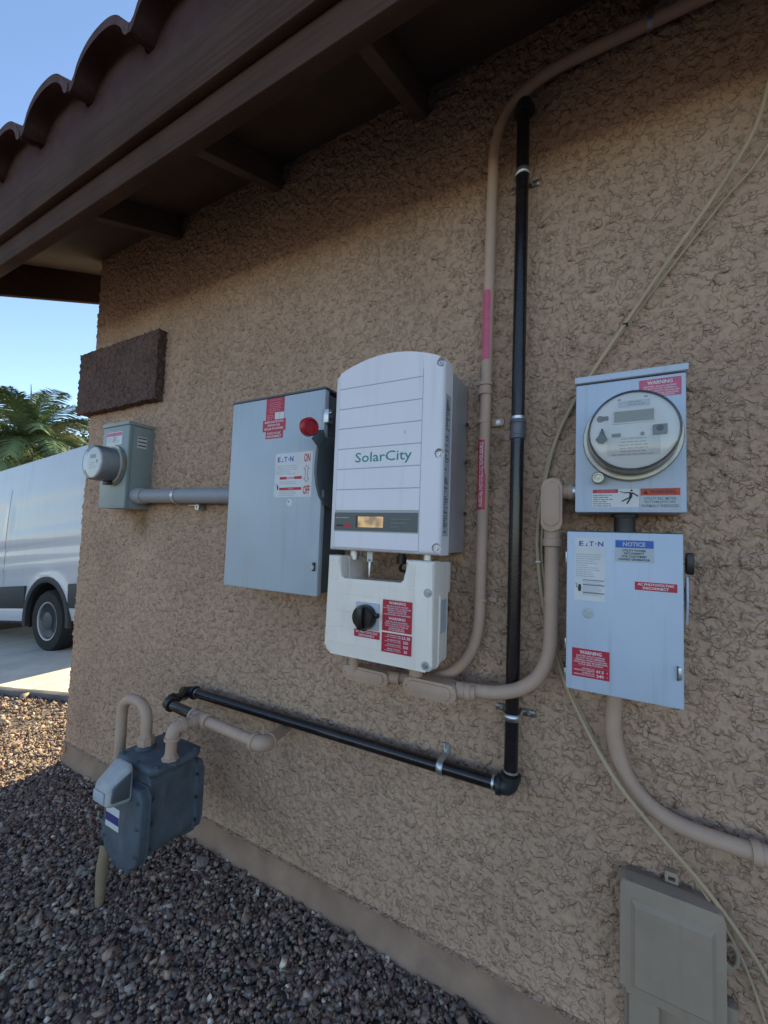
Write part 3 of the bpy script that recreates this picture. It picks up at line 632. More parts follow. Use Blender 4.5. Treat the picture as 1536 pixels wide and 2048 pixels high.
polys(st, [[(-.253, 1.331), (-.249, 1.335), (-.247, 1.326), (-.248, 1.318), (-.252, 1.318)], stroke((-.258, 1.337), (-.253, 1.331), .0015)], -.1509, 'ink_black', 'hand_symbol')
for cx, cz in ((-.260, 1.430), (-.120, 1.430), (-.260, 1.299), (-.120, 1.299)): bolt(t, (cx, -.1506, cz), (0, -1, 0), .0013, .0012)
d_ = MB().lathe([(0, .0115), (.0008, .0115), (.0008, 0)], (-.198, -.150, 1.278), (0, -1, 0), 24).build('round_sticker', 'white_sticker', t, smooth=None); polys(d_, [[(-.205, 1.279), (-.199, 1.279), (-.199, 1.284), (-.205, 1.284)]], -.1511, 'ink_grey')
MB().box(-.096, -.088, -.158, -.1502, 1.078, 1.103, .002).build('latch', 'black_plastic', t); bolt(t, (-.0925, -.157, 1.088), (0, -1, 0), .0045, .004)
ob = MB().prism([(-.182, 1.452), (-.190, 1.425), (-.195, 1.390), (-.194, 1.36), (-.188, 1.327), (-.172, 1.295), (-.151, 1.275), (-.118, 1.262), (-.09, 1.27), (-.075, 1.30), (-.075, 1.45), (-.10, 1.48), (-.15, 1.47)], -.0745, -.0655, b=.002, front_only=False, axis='x').build('lever_plate', 'dark_grey', t)
boolean_cut(ob, [MB().prism(rrect(-.168, -.154, 1.290, 1.318, .005), -.08, -.06, axis='x')])
MB().prism([(-.225, 1.450), (-.190, 1.428), (-.160, 1.462), (-.176, 1.486), (-.195, 1.481)], -.0650, -.0610, b=.001, front_only=False, axis='x').build('lever_arm', 'dark_grey', t)
MB().lathe([(-.026, .018), (-.026, .022), (-.020, .026), (-.004, .026), (.002, .0235), (.002, .018), (-.002, .016), (-.002, 0)], (-.064, -.228, 1.483), (1, -.3, 0), 36).build('red_grip', 'red_knob', t)
MB().prism([(-.150, 1.515), (-.128, 1.515), (-.128, 1.556), (-.150, 1.556)], -.0875, -.066, b=.002, front_only=False, axis='x').build('padlock_bracket', 'steel', t)
bolt(t, (-.066, -.142, 1.545), (1, 0, 0), .005, .007); MB().lathe([(0, .004), (.0012, .004), (.0012, 0)], (-.066, -.139, 1.527), (1, 0, 0), 12).build('bracket_hole', 'black_plastic', t)
MB().box(-.10, -.0725, -.06, -.02, 1.585, 1.612, .002).build('hinge_lug', 'dark_grey', t)

# ---- inverter
t = thing('solar_inverter', 'white ribbed solar inverter with arched top and amber display, mounted above the switch unit', 'inverter', (.1575, 0, 1.147))
def arch(x, a0=1.618, h=.038): return a0 + h * (1 - ((x - .1575) / .1575) ** 2)
def arch_poly(x0, x1, z0, dz=0, n=18, lo=None): return [(x0, z0), (x1, z0)] + [(x1 + (x0 - x1) * k / n, arch(x1 + (x0 - x1) * k / n) + dz) for k in range(n + 1)]
MB().prism(arch_poly(.004, .311, 1.151, -.010), -.150, -.014, b=.004).build('heat_sink', 'alu', t)
ob = MB().prism(arch_poly(-.001, .316, 1.146), -.2092, -.1505, b=.011, seg=4).build('cover', 'white_cover', t)
cuts = []
for cz in (1.608, 1.387, 1.163): cuts.append(MB().lathe([(0, .0105), (.02, .0125)], (.3035, -.196, cz), (.25, -1, 0), 20))
boolean_cut(ob, cuts)
for cz in (1.608, 1.387, 1.163): bolt(t, (.302, -.196, cz), (.1, -1, 0), .0052, .007)
zl = [1.146 + .006, 1.1965]
edges = [1.2505, 1.306, 1.3605, 1.415, 1.470, 1.524, 1.5795]
g = .0011
def slat(x0, x1, z0, z1): MB().box(x0, x1, -.2106, -.2091, z0, z1, .0005, 1).build('front_panel', 'white_cover', t)
slat(.0165, .2605, 1.154, 1.195)
for a, b in zip(edges[:-1], edges[1:]): slat(.0165, .2605, a + g, b - g)
MB().prism([(.0165, edges[-1] + g), (.2605, edges[-1] + g)] + [(.2605 - .244 * k / 14, arch(.2605 - .244 * k / 14) - .0075) for k in range(15)], -.2106, -.2091, b=.0005, seg=1).build('front_panel', 'white_cover', t)
MB().box(.0155, .2615, -.2096, -.2090, 1.153, 1.6).build('panel_groove', 'groove', t, smooth=None)
ob = MB().prism(rrect(.0155, .2575, 1.1985, 1.2455, .001, 2), -.2112, -.2092).build('display_bezel', 'panel_dark', t)
bars(ob, [(.083, .1655, 1.2065, 1.2370)], -.2114, 'black_plastic', 'display_frame')
l_ = bars(ob, [(.0895, .1645, 1.2075, 1.2355)], -.2116, 'lamp_lcd', 'lit_display')
dashes(ob, .021, .062, 1.232, .006, 1, .0025, -.2114, 'ink_soft', (1, 1), seed=9); bars(ob, [(.022, .046, 1.2085, 1.2135)], -.2114, 'ink_black'); bars(ob, [(.045, .068, 1.2075, 1.2165)], -.2115, 'red_sticker')
dashes(ob, .186, .240, 1.2295, .0095, 3, .0022, -.2114, 'ink_grey', (.3, 1), seed=2)
lettering(t, [('SolarCity', .1555, 1.3855, .163, .0335, .006)], -.2110, 'ink_green', 'logo')
polys(t, [stroke((.2160, 1.4500), (.2162, 1.442), .0016)], -.2110, 'ink_grey', 'scratch')
lb = MB().box(.316, .3166, -.197, -.162, 1.192, 1.535).build('side_label', 'pale_sticker', t, smooth=None)
b_ = MB(); rd = random.Random(3)
for z in np.arange(1.20, 1.53, .0065):
    if rd.random() < .75: yy_ = rd.uniform(-.185, -.168); b_.box(.3166, .3169, -.195, yy_, z, z + rd.choice((.0025, .004, .0055)))
b_.build('fine_print', 'ink_grey', lb, smooth=None)
for cz in (1.50, 1.395, 1.255): MB().lathe([(0, .005), (.006, .005), (.006, 0)], (.3145, -.030, cz), (1, 0, 0), 12).build('bolt', 'dark_iron', t)

# ---- switch unit under the inverter
t = thing('inverter_switch_unit', 'ivory switch unit with round black knob, hanging under the white inverter', 'switch unit', (.15, 0, .873))
zb = .874
poly = []
def cor(cx, cz, r, a0, a1, n=5): return [(cx + r * math.cos(R(a0 + (a1 - a0) * k / n)), cz + r * math.sin(R(a0 + (a1 - a0) * k / n))) for k in range(n + 1)]
poly += cor(.016, zb + .020, .020, 180, 270); poly += cor(.286, zb + .016, .016, 270, 360)
poly += [(.302, 1.131)] + [(.226, 1.131)] + cor(.232 - .012, 1.078, .010, 0, -90, 3)[0:1] + [(.2175, 1.068)] + cor(.052, 1.078, .012, 270, 180, 4) + [(.036, 1.131), (-.004, 1.131)]
MB().prism(poly, -.205, -.165, b=.007, seg=3).build('front_cover', 'ivory_cover', t)
MB().prism([(q[0] * .985 + .002, max(min(q[1], 1.128), zb + .004)) for q in poly], -.1648, -.100).build('rear_shell', 'ivory_cover', t)
MB().box(.232, .294, -.0998, -.065, 1.045, 1.126, .004).build('rear_ear', 'ivory_cover', t)
MB().box(.004, .034, -.0998, -.065, 1.045, 1.126, .004).build('rear_ear', 'ivory_cover', t)
MB().prism(rrect(-.006, .305, zb - .002, 1.06, .018), -.168, -.162).build('cover_flange', 'ivory_cover', t)
for a, b in ((.906, .9445), (.9465, .987), (.989, 1.030), (1.032, 1.066)):
    MB().box(.006, .2525, -.2062, -.2048, a, b, .0005, 1).build('front_panel', 'ivory_cover', t)
for x0, x1 in ((.002, .030), (.2335, .2525)): MB().box(x0, x1, -.2062, -.2048, 1.068, 1.122, .0005, 1).build('front_panel', 'ivory_cover', t)
MB().box(.0925, .1605, -.211, -.2055, .9515, 1.018, .002).build('knob_plate', 'pale_sticker', t)
kb = MB().lathe([(0, .030), (.004, .031), (.018, .030), (.024, .027), (.025, 0)], (.1255, -.211, .984), (0, -1, 0), 40).build('knob', 'black_plastic', t)
MB().box(.1185, .1325, -.247, -.2355, .957, 1.011, .003).build('grip', 'black_plastic', kb)
MB().box(.150, .164, -.224, -.2115, .985, .996, .002).build('pointer', 'black_plastic', kb); MB().box(.112, .130, -.226, -.2115, .950, .957, .002).build('pointer', 'black_plastic', kb)
st = sticker(t, .169, .2495, .9555, 1.031, -.2062, 'red_sticker', label='red double WARNING label beside the knob')
L = [('WARNING', .2093, 1.0245, .046, .0068, .02)]
for s_, wd, z in (('ELECTRIC SHOCK HAZARD', .058, 1.0165), ('IF A GROUND FAULT IS INDICATED', .074, 1.0115), ('NORMALLY GROUNDED', .052, 1.0065), ('CONDUCTORS MAY BE', .050, 1.0015), ('UNGROUNDED AND ENERGIZED', .072, .9965)): L.append((s_, .2093, z, wd, .0033, .012))
L.append(('WARNING', .2093, .987, .046, .0068, .02))
for s_, wd, z in (('ELECTRIC SHOCK HAZARD', .058, .979), ('THE DC CONDUCTORS OF THIS', .066, .974), ('PHOTOVOLTAIC SYSTEM ARE', .062, .969), ('UNGROUNDED AND', .042, .964), ('MAY BE ENERGIZED', .044, .9595)): L.append((s_, .2093, z, wd, .0033, .012))
lettering(st, L, -.2072, 'ink_white')
st = sticker(t, .169, .2505, .9045, .9515, -.2062, 'red_sticker', label='red ratings label with handwritten figures')
L = []
for i, (a, b, n_) in enumerate((('MAXIMUM POWER', 'POINT CURRENT (IMP)', '23.38'), ('MAXIMUM POWER', 'POINT VOLTAGE (VMP)', '350'), ('MAXIMUM SYSTEM', 'VOLTAGE (VOC)', '500'), ('SHORT CIRCUIT', 'CURRENT (ISC)', '30'))):
    z = .9465 - i * .0108; L += [(a, .2035, z, .036, .0031, .01), (b, .2005, z - .0045, .044, .0031, .01), (n_, .235, z - .002, .0045 * len(n_), .0068, .015)]
lettering(st, L, -.2072, 'ink_white')
st = sticker(t, .0885, .1635, .930, .9485, -.2062, 'red_sticker', label='red label under the knob')
lettering(st, [('DC PHOTOVOLTAIC', .126, .9435, .064, .0058, .02), ('DISCONNECT', .126, .9355, .046, .0058, .02)], -.2072, 'ink_white')
lettering(t, [('ON', .117, 1.0475, .012, .006), ('OFF', .066, .986, .016, .006)], -.2064, 'ivory_cover', 'embossed_lettering')
for cx, cz in ((.287, 1.057), (.286, .889)):
    MB().lathe([(0, .011), (.0015, .0105), (.0015, .007), (-.0, .006)], (cx, -.204, cz), (0, -1, 0), 20).build('screw_cup', 'groove', t); bolt(t, (cx, -.2052, cz), (0, -1, 0), .0048, .004)
MB().box(.3022, .3028, -.160, -.118, .955, 1.035).build('side_label', 'pale_sticker', t, smooth=None)
MB().lathe([(0, .012), (.03, .012)], (.045, -.15, 1.120), (0, 0, 1), 14).build('mounting_post', 'steel', t); MB().lathe([(0, .012), (.03, .012)], (.262, -.15, 1.120), (0, 0, 1), 14).build('mounting_post', 'steel', t)
# cable and tag in the notch
t = thing('looped_cable', 'black cable loop hanging in the notch of the ivory switch unit', 'cable', (.16, -.06, 1.09))
MB().tube(spline([(.155, -.075, 1.145), (.158, -.085, 1.115), (.150, -.075, 1.095), (.175, -.07, 1.085), (.205, -.07, 1.060), (.21, -.06, 1.02)]), .0045, 10).build('wire', 'rubber', t)
MB().lathe([(0, .014), (.02, .014), (.02, .010), (.03, .010)], (.155, -.08, 1.112), (0, 0, 1), 16).build('cable_gland', 'black_plastic', t)
t = thing('key', 'small metal key on a white tag hanging below the inverter', 'key', (.103, -.165, 1.08))
ob = MB().prism(rrect(.0955, .1115, 1.117, 1.150, .002), -.168, -.165, b=.0006).build('tag', 'white_sticker', t); bars(ob, [(.0985, .1085, 1.1195, 1.124)], -.1682, 'ink_grey', 'slot')
MB().prism([(.1005, 1.117), (.1065, 1.117), (.106, 1.103), (.1055, 1.08), (.1035, 1.076), (.1015, 1.080), (.1025, 1.085), (.1005, 1.090), (.1025, 1.094), (.1005, 1.1)], -.1675, -.1655, b=.0004).build('key_blade', 'steel', t)

# ---- conduit bodies and tan conduits
def conduit_body(t, x0, x1, z0, z1, yf, yb, horizontal):
    r = min(x1 - x0, z1 - z0) / 2
    o = MB().prism(rrect(x0, x1, z0, z1, r * .8, 5), yf, yb, b=.003).build('conduit_body', 'tan_pipe', t)
    i = .006
    if horizontal: MB().prism(rrect(x0 + .014, x1 - .014, z0 + i, z1 - i, r * .55, 5), yf - .004, yf + .0002, b=.002).build('cover_plate', 'tan_pipe', o)
    else: MB().prism(rrect(x0 + i, x1 - i, z0 + .014, z1 - .014, r * .55, 5), yf - .004, yf + .0002, b=.002).build('cover_plate', 'tan_pipe', o)
    for s_ in (0, 1):
        p_ = ((x0 + .008 if s_ else x1 - .008), yf, (z0 + z1) / 2) if horizontal else ((x0 + x1) / 2, yf, (z0 + .008 if s_ else z1 - .008))
        bolt(o, p_, (0, -1, 0), .0028, .002, 'tan_pipe')
    return o
def coupling(t, o, d, r, L=.034, m='tan_pipe', name='coupling'):
    return MB().lathe([(-L / 2, r), (-L / 2, r + .0045), (-L / 2 + .006, r + .006), (-L * .22, r + .0065), (-L * .2, r + .003), (L * .2, r + .003), (L * .22, r + .0065), (L / 2 - .006, r + .006), (L / 2, r + .0045), (L / 2, r)], o, d, 24).build(name, m, t)
def collar(t, o, d, r, L=.008, m='tan_pipe', name='collar', k=.002): return MB().lathe([(-L / 2, r), (-L / 2, r + k), (L / 2, r + k), (L / 2, r)], o, d, 20).build(name, m, t)
t = thing('tan_conduit', 'tan painted steel conduit with red labels rising from under the inverter to the eave', 'conduit', (.366, 0, .8))
pth = fillet([(.10, -.075, .798), (.362, -.034, .800), (.366, -.034, 1.20), (.372, -.034, 2.05), (.379, -.036, 2.425), (1.75, -.036, 2.42)], .20, 14)
MB().tube(pth, .0145, 18).build('pipe', 'tan_pipe', t)
coupling(t, (.3662, -.034, 1.592), (0, 0, 1), .0145); collar(t, (.3660, -.034, 1.503), (0, 0, 1), .0145, .010); collar(t, (.3665, -.034, 1.030), (0, 0, 1), .0145, .006)
cb = MB().prism([(.378, 1.494), (.408, 1.494), (.412, 1.498), (.412, 1.510), (.408, 1.514), (.378, 1.514)], -.010, -.003, b=.001).build('strap_ear', 'tan_pipe', t); bolt(cb, (.397, -.010, 1.504), (0, -1, 0), .0045, .005)
cb = MB().prism([(.378, 1.024), (.402, 1.024), (.402, 1.036), (.378, 1.036)], -.010, -.003, b=.001).build('strap_ear', 'tan_pipe', t)
collar(t, (.74, -.036, 2.4235), (1, 0, 0), .0145, .012, 'steel', 'strap')
def pipe_label(t, z0, z1, m, ink, xc, lab):
    n = 6; V = []; F = []; a0, a1 = R(-60), R(38)
    for z in (z0, z1):
        for k in range(n + 1):
            a = a0 + (a1 - a0) * k / n; V.append((xc + .0150 * math.sin(a), -.034 - .0150 * math.cos(a), z))
    for k in range(n): F.append((k, k + 1, n + 2 + k, n + 1 + k))
    me = bpy.data.meshes.new('label_sticker'); me.from_pydata(V, [], F); o = link('label_sticker', me, m, t); o['label'] = lab
    tmsh = text_mesh([('WARNING: PHOTOVOLTAIC POWER SOURCE', 0, 0, (z1 - z0) * .93, .0105, .012)], 0.)
    for v in tmsh.vertices:
        a = R(-11) - v.co.z / .0153; al = v.co.x; v.co = (xc + .0154 * math.sin(a), -.034 - .0154 * math.cos(a), (z0 + z1) / 2 + al)
    link('lettering', tmsh, ink, o, smooth=None)
pipe_label(t, 1.669, 1.861, 'pink_sticker', 'ink_pink', .3695, 'faded pink warning strip'); pipe_label(t, 1.265, 1.451, 'red_sticker', 'ink_white', .366, 'red warning strip with white lettering')
cb_ = conduit_body(t, -.016, .132, .772, .812, -.095, -.055, True)
MB().lathe([(0, .017), (.05, .017)], (.02, -.09, .835), (0, 0, 1), 18).build('hub', 'tan_pipe', t)
MB().lathe([(0, .017), (.028, .017), (.028, .015)], (.13, -.074, .797), (1, .12, 0), 18).build('hub', 'tan_pipe', t)
MB().tube([(.02, -.09, .80), (.02, -.09, .885)], .014, 16).build('nipple', 'tan_pipe', t)

t = thing('tan_conduit', 'tan conduit sweeping from under the switch unit up to the right meter box', 'conduit', (.45, 0, .8))
pth = fillet([(.33, -.105, .818), (.40, -.09, .818), (.538, -.052, .824), (.540, -.052, 1.02), (.540, -.052, 1.23)], .16, 14)
MB().tube(pth, .0165, 18).build('pipe', 'tan_pipe', t)
conduit_body(t, .196, .337, .785, .830, -.132, -.085, True)
MB().lathe([(0, .018), (.06, .018)], (.222, -.110, .828), (0, 0, 1), 18).build('hub', 'tan_pipe', t)
MB().lathe([(0, .0195), (.016, .0195), (.018, .022), (.030, .022), (.032, .0185), (.042, .0185)], (.336, -.105, .813), (1, .06, .03), 20).build('connector', 'tan_pipe', t)
conduit_body(t, .518, .564, 1.212, 1.337, -.082, -.036, False)
MB().lathe([(0, .0195), (.018, .0195), (.020, .022), (.036, .022), (.038, .018)], (.541, -.054, 1.214), (0, 0, -1), 20).build('connector', 'tan_pipe', t)
MB().lathe([(0, .017), (.014, .017), (.015, .019), (.030, .019)], (.560, -.056, 1.307), (1, 0, 0), 18).build('hub', 'tan_pipe', t)
MB().lathe([(0, .020), (.006, .020)], (.5855, -.056, 1.307), (1, 0, 0), 12).build('lock_nut', 'steel', t)
collar(t, (.540, -.052, 1.052), (0, 0, 1), .0165, .006)

t = thing('tan_conduit', 'tan conduit leaving the bottom of the right disconnect and bending to the right', 'conduit', (.672, 0, .6))
MB().tube(fillet([(.674, -.045, .885), (.668, -.045, .78), (.700, -.040, .62), (.87, -.040, .610), (1.7, -.040, .600)], .16, 16), .0165, 18).build('pipe', 'tan_pipe', t)
coupling(t, (.925, -.040, .609), (1, 0, 0), .0165, .05)

# ---- right meter box
t = thing('meter_socket', 'pale grey meter box with large round glass meter, above the right disconnect', 'meter box', (.694, 0, 1.255))
MB().box(.593, .795, -.110, .004, 1.255, 1.541, .003).build('enclosure', 'light_grey', t)
MB().box(.5905, .7985, -.1155, .004, 1.5435, 1.558, .002).build('top_cap', 'light_grey', t)
MB().box(.596, .792, -.107, .0, 1.5412, 1.5434).build('cap_gap', 'dark_iron', t)
st = sticker(t, .714, .787, 1.496, 1.534, -.110, 'pink_sticker', label='faded red WARNING label behind the meter')
L = [('WARNING', .7505, 1.5265, .044, .0078, .02)]
for s_, wd, z in (('ELECTRIC SHOCK HAZARD', .056, 1.518), ('DO NOT TOUCH TERMINALS', .058, 1.513), ('TERMINALS ON BOTH THE LINE AND', .066, 1.508), ('LOAD SIDES MAY BE ENERGIZED', .064, 1.503), ('IN THE OPEN POSITION', .05, 1.4985)): L.append((s_, .7505, z, wd, .0034, .012))
lettering(st, L, -.1109, 'ink_white')
st = sticker(t, .627, .714, 1.266, 1.305, -.110, 'white_sticker', label='white danger label with falling figure')
bars(st, [(.628, .676, 1.2965, 1.3045)], -.1109, 'red_sticker'); lettering(st, [('DANGER', .654, 1.3005, .034, .005, .02)], -.1111, 'ink_pink')
dashes(st, .629, .674, 1.292, .0046, 6, .0018, -.1109, 'ink_grey', (.6, 1), seed=12)
hd = [(.7005 + .0022 * math.cos(k * .785), 1.3015 + .0022 * math.sin(k * .785)) for k in range(8)]
polys(st, [hd, stroke((.6995, 1.297), (.699, 1.2865), .0055), stroke((.700, 1.297), (.687, 1.2965), .0022), stroke((.687, 1.2965), (.679, 1.300), .0014), stroke((.701, 1.297), (.7125, 1.289), .0026), stroke((.6995, 1.288), (.683, 1.2785), .0026), stroke((.700, 1.288), (.692, 1.2735), .0028)], -.1111, 'ink_black', 'falling_figure')
st = sticker(t, .7155, .785, 1.260, 1.306, -.1102, 'pale_sticker', label='pale label with orange-red WARNING band')
bars(st, [(.7165, .784, 1.2905, 1.305)], -.1111, 'orange_sticker'); lettering(st, [('WARNING', .7545, 1.298, .044, .008, .02)], -.1113, 'dark_iron'); polys(st, [[(.721, 1.2935), (.730, 1.2935), (.7255, 1.302)]], -.1113, 'ink_black')
lettering(st, [('UTILITY REC METER', .7502, 1.284, .055, .0058, .02), ('BOTTOM JAWS ARE', .7502, 1.2765, .052, .0058, .02), ('NORMALLY ENERGIZED', .7502, 1.269, .064, .0058, .02)], -.1111, 'ink_grey')
cx, cz = .6995, 1.412
mb, rg = meter(t, cx, cz, -.1102, .0725, -.19, 'brass_ring')
MB().lathe([(.016, .0765), (.03, .077), (.034, .0755), (.068, .0752), (.069, 0)], (cx, -.1102, cz), (0, -1, 0), 56).build('meter_body', 'meter_tan', t)
fc = MB().lathe([(0, .0752), (.003, .0752), (.003, 0)], (cx, -.1795, cz), (0, -1, 0), 48).build('meter_face', 'meter_face', t)
MB().lathe([(.018, .0805), (.055, .0800), (.076, .0790), (.083, .0765), (.0855, .069), (.086, 0)], (cx, -.1102, cz), (0, -1, 0), 56).build('glass_cover', 'dome', t)
yf = -.1828
def bar3(x0, x1, z0, z1, d, m, nm): MB().box(x0, x1, yf - d, yf + .0005, z0, z1, min(.001, d / 3)).build(nm, m, fc)
bar3(.6645, .7365, 1.426, 1.4545, .002, 'meter_face', 'display_frame'); bars(fc, [(.667, .734, 1.429, 1.451)], yf - .0023, 'lcd', 'display')
bars(fc, [(.674, .728, 1.459, 1.472)], yf - .0003, 'white_sticker', 'name_label'); dashes(fc, .692, .722, 1.4685, .005, 2, .002, yf - .0006, 'ink_soft', seed=13)
bars(fc, [(.673, .679, 1.474, 1.476), (.718, .724, 1.476, 1.478)], yf - .0004, 'ink_grey')
bars(fc, [(.655, .744, 1.362, 1.400)], yf - .0003, 'white_sticker', 'data_label'); dashes(fc, .663, .738, 1.3955, .0062, 6, .0022, yf - .0006, 'ink_soft', (.5, 1), centre=True, seed=14)
MB().lathe([(0, .0062), (.004, .006), (.004, 0)], (.6425, yf, 1.4395), (0, -1, 0), 18).build('optical_port', 'meter_grey', fc); bar3(.645, .657, 1.436, 1.444, .003, 'meter_grey', 'port_cover')
MB().prism([(.634, 1.397), (.640, 1.390), (.648, 1.389), (.656, 1.396), (.651, 1.405), (.648, 1.410), (.6475, 1.418), (.6445, 1.418), (.644, 1.410), (.640, 1.404)], yf - .010, yf, b=.002).build('reset_lever', 'black_plastic', fc)
bar3(.663, .6785, 1.4005, 1.407, .004, 'meter_grey', 'slot'); MB().lathe([(0, .0032), (.005, .003), (.005, 0)], (.715, yf, 1.404), (0, -1, 0), 12).build('button', 'meter_grey', fc)
bar3(.732, .755, 1.400, 1.419, .006, 'meter_grey', 'port_block'); MB().lathe([(0, .0062), (.0075, .006), (.0075, .004), (.006, 0)], (.743, yf, 1.411), (0, -1, 0), 20).build('port_ring', 'ink_black', fc)
sc = MB().lathe([(0, .0125), (.010, .0125), (.012, .0105), (.012, .0075), (.008, .007), (.008, .003), (.011, .0025), (.011, 0)], (.6385, -.122, 1.3275), (0, -1, 0), 24).build('ring_screw', 'brass_ring', t)
MB().tube([(.6385, -.122, 1.3275), (.6385, -.105, 1.3275)], .006, 10).build('ring_screw_stem', 'brass_ring', t)

# nipple between the right boxes
t = thing('pipe_nipple', 'short dark pipe nipple joining the two right boxes', 'pipe', (.690, -.055, 1.2145))
MB().tube([(.690, -.055, 1.2145), (.690, -.055, 1.2548)], .021, 20).build('nipple', 'dark_iron', t); MB().lathe([(0, .027), (.007, .027), (.007, .021)], (.690, -.055, 1.2470), (0, 0, 1), 8).build('lock_nut', 'dark_iron', t)

# ---- right disconnect
t = thing('disconnect_switch', 'pale grey disconnect box with blue NOTICE label, below the round right meter', 'switch box', (.683, 0, .871))
MB().box(.583, .784, -.095, .004, .878, 1.207, .003).build('enclosure', 'light_grey', t)
MB().box(.5775, .789, -.110, -.0955, .871, 1.2125, .003).build('door', 'light_grey', t)
MB().box(.580, .787, -.108, .003, 1.2128, 1.2142).build('top_flange', 'dark_iron', t)
st = sticker(t, .593, .6535, 1.0635, 1.199, -.110, 'white_sticker', label='tall white instruction label')
eaton(st, .602, .649, 1.1815, 1.192, -.1109, 'ink_blue')
dashes(st, .596, .647, 1.163, .0047, 11, .0015, -.1109, 'ink_soft', (.45, 1.0), seed=15)
bars(st, [(.610, .651, 1.1070, 1.1090), (.610, .651, 1.0965, 1.0990), (.610, .651, 1.0795, 1.0820)], -.1109, 'ink_grey'); dashes(st, .610, .651, 1.1040, .0035, 9, .0012, -.1108, 'ink_soft', (.7, 1), seed=16)
polys(st, [[(.6005, 1.092), (.602, 1.098), (.6055, 1.0985), (.607, 1.091), (.606, 1.083), (.601, 1.083)], stroke((.5955, 1.101), (.599, 1.097), .0012), stroke((.599, 1.097), (.597, 1.092), .0012), stroke((.597, 1.092), (.601, 1.091), .0012)], -.1109, 'ink_black', 'hand_symbol')
st = sticker(t, .6705, .740, 1.1515, 1.1975, -.110, 'pale_sticker', label='pale label with blue NOTICE band')
bars(st, [(.6715, .739, 1.181, 1.1965)], -.1109, 'blue_sticker'); lettering(st, [('NOTICE', .705, 1.1887, .040, .0092, .03)], -.1111, 'pale_sticker')
lettering(st, [('UTILITY POWER', .705, 1.1755, .042, .0045, .02), ('DISCONNECT', .705, 1.1695, .036, .0045, .02), ('FOR CUSTOMER', .705, 1.1632, .044, .0045, .02), ('OWNED GENERATOR', .705, 1.157, .056, .0045, .02)], -.1111, 'ink_black')
st = sticker(t, .7065, .7785, 1.0955, 1.1125, -.110, 'red_sticker', label='red disconnect label')
lettering(st, [('AC PHOTOVOLTAIC', .7425, 1.1078, .062, .0052, .025), ('DISCONNECT', .7425, 1.1005, .044, .0052, .025)], -.1109, 'ink_white')
st = sticker(t, .5900, .6615, .9005, .9605, -.110, 'red_sticker', label='red WARNING label with handwritten ratings')
L = [('WARNING', .6258, .953, .042, .0074, .02)]
for s_, wd, z in (('ELECTRIC SHOCK HAZARD', .054, .9455), ('DO NOT TOUCH TERMINALS', .055, .941), ('TERMINALS ON BOTH LINE AND', .062, .9365), ('LOAD SIDES MAY BE ENERGIZED', .065, .932), ('IN THE OPEN POSITION', .046, .9275)): L.append((s_, .6258, z, wd, .0031, .012))
L += [('MAXIMUM AC', .622, .9192, .024, .003, .01), ('OPERATING CURRENT', .6135, .9150, .040, .003, .01), ('NOMINAL AC', .622, .9102, .024, .003, .01), ('OPERATING VOLTAGE', .6135, .9060, .040, .003, .01), ('47.5', .6435, .9165, .015, .006, .02), ('240', .6440, .9075, .014, .006, .02), ('A', .6575, .9165, .0025, .003), ('V', .6575, .9075, .0025, .003)]
lettering(st, L, -.1109, 'ink_white'); bars(st, [(.591, .6605, .9233, .9238)], -.1108, 'ink_pink')
sp = MB().lathe([(0, .0115), (.0005, .011), (.0011, .006), (.0014, 0)], (.620, -.1100, 1.037), (0, -1, 0), 24).build('knockout_dimple', 'pale_sticker', t)
polys(sp, [stroke((.612, 1.039), (.618, 1.044), .0016), stroke((.62, 1.036), (.628, 1.040), .0014), stroke((.616, 1.030), (.623, 1.028), .0012)], -.1116, 'ink_soft', 'scuff')
MB().box(.7785, .7845, -.116, -.1102, .928, .952, .0015).build('latch', 'steel', t); MB().box(.7775, .7795, -.115, -.1102, .926, .954, .0006).build('latch_slot', 'black_plastic', t)
for z in (.965, 1.155, .90): MB().box(.5745, .5775, -.104, -.092, z - .012, z + .012, .001).build('hinge', 'steel', t)
MB().box(.7842, .794, -.07, -.03, 1.06, 1.165, .003).build('handle_base', 'dark_grey', t)
MB().prism([(-.095, 1.128), (-.085, 1.128), (-.070, 1.10), (-.075, 1.03), (-.085, 1.03), (-.098, 1.08)], .795, .799, b=.001, front_only=False, axis='x').build('handle_lever', 'light_grey', t)
MB().box(.7945, .8075, -.105, -.078, 1.132, 1.176, .004).build('handle_grip', 'black_plastic', t)

# ---- black gas pipe
t = thing('black_gas_pipe', 'shiny black gas pipe running low along the wall then straight up to the eave', 'pipe', (.4525, 0, .59))
MB().tube([(-.725, -.046, .5675), (.43, -.046, .588)], .0165, 20).build('pipe', 'black_pipe', t)
MB().tube([(.4525, -.046, .612), (.4548, -.046, 1.467)], .0165, 20).build('pipe', 'black_pipe', t)
MB().tube([(.4548, -.046, 1.473), (.456, -.046, 2.335)], .0165, 20).build('pipe', 'black_pipe', t)
def elbow(t, a, p, c, r, m='black_fit', arm=.030, name='elbow'):
    p = Vector(p); a = p + (Vector(a) - p).normalized() * arm; c = p + (Vector(c) - p).normalized() * arm
    e = MB().tube(fillet([a, p, c], arm * .7, 8), r, 18).build(name, m, t)
    for q in (a, c):
        d = (q - p).normalized(); MB().lathe([(-.008, r * .98), (-.008, r + .0035), (.002, r + .0035), (.002, r * .8)], q, d, 18).build('fitting_bead', m, e)
    return e
elbow(t, (.456, -.046, 2.2), (.456, -.046, 2.355), (.456, .1, 2.355), .0205)
elbow(t, (-.2, -.046, .578), (.4525, -.046, .588), (.4525, -.046, 1.2), .0205)
elbow(t, (.2, -.046, .5675), (-.742, -.046, .567), (-.742, -.3, .567), .0205)
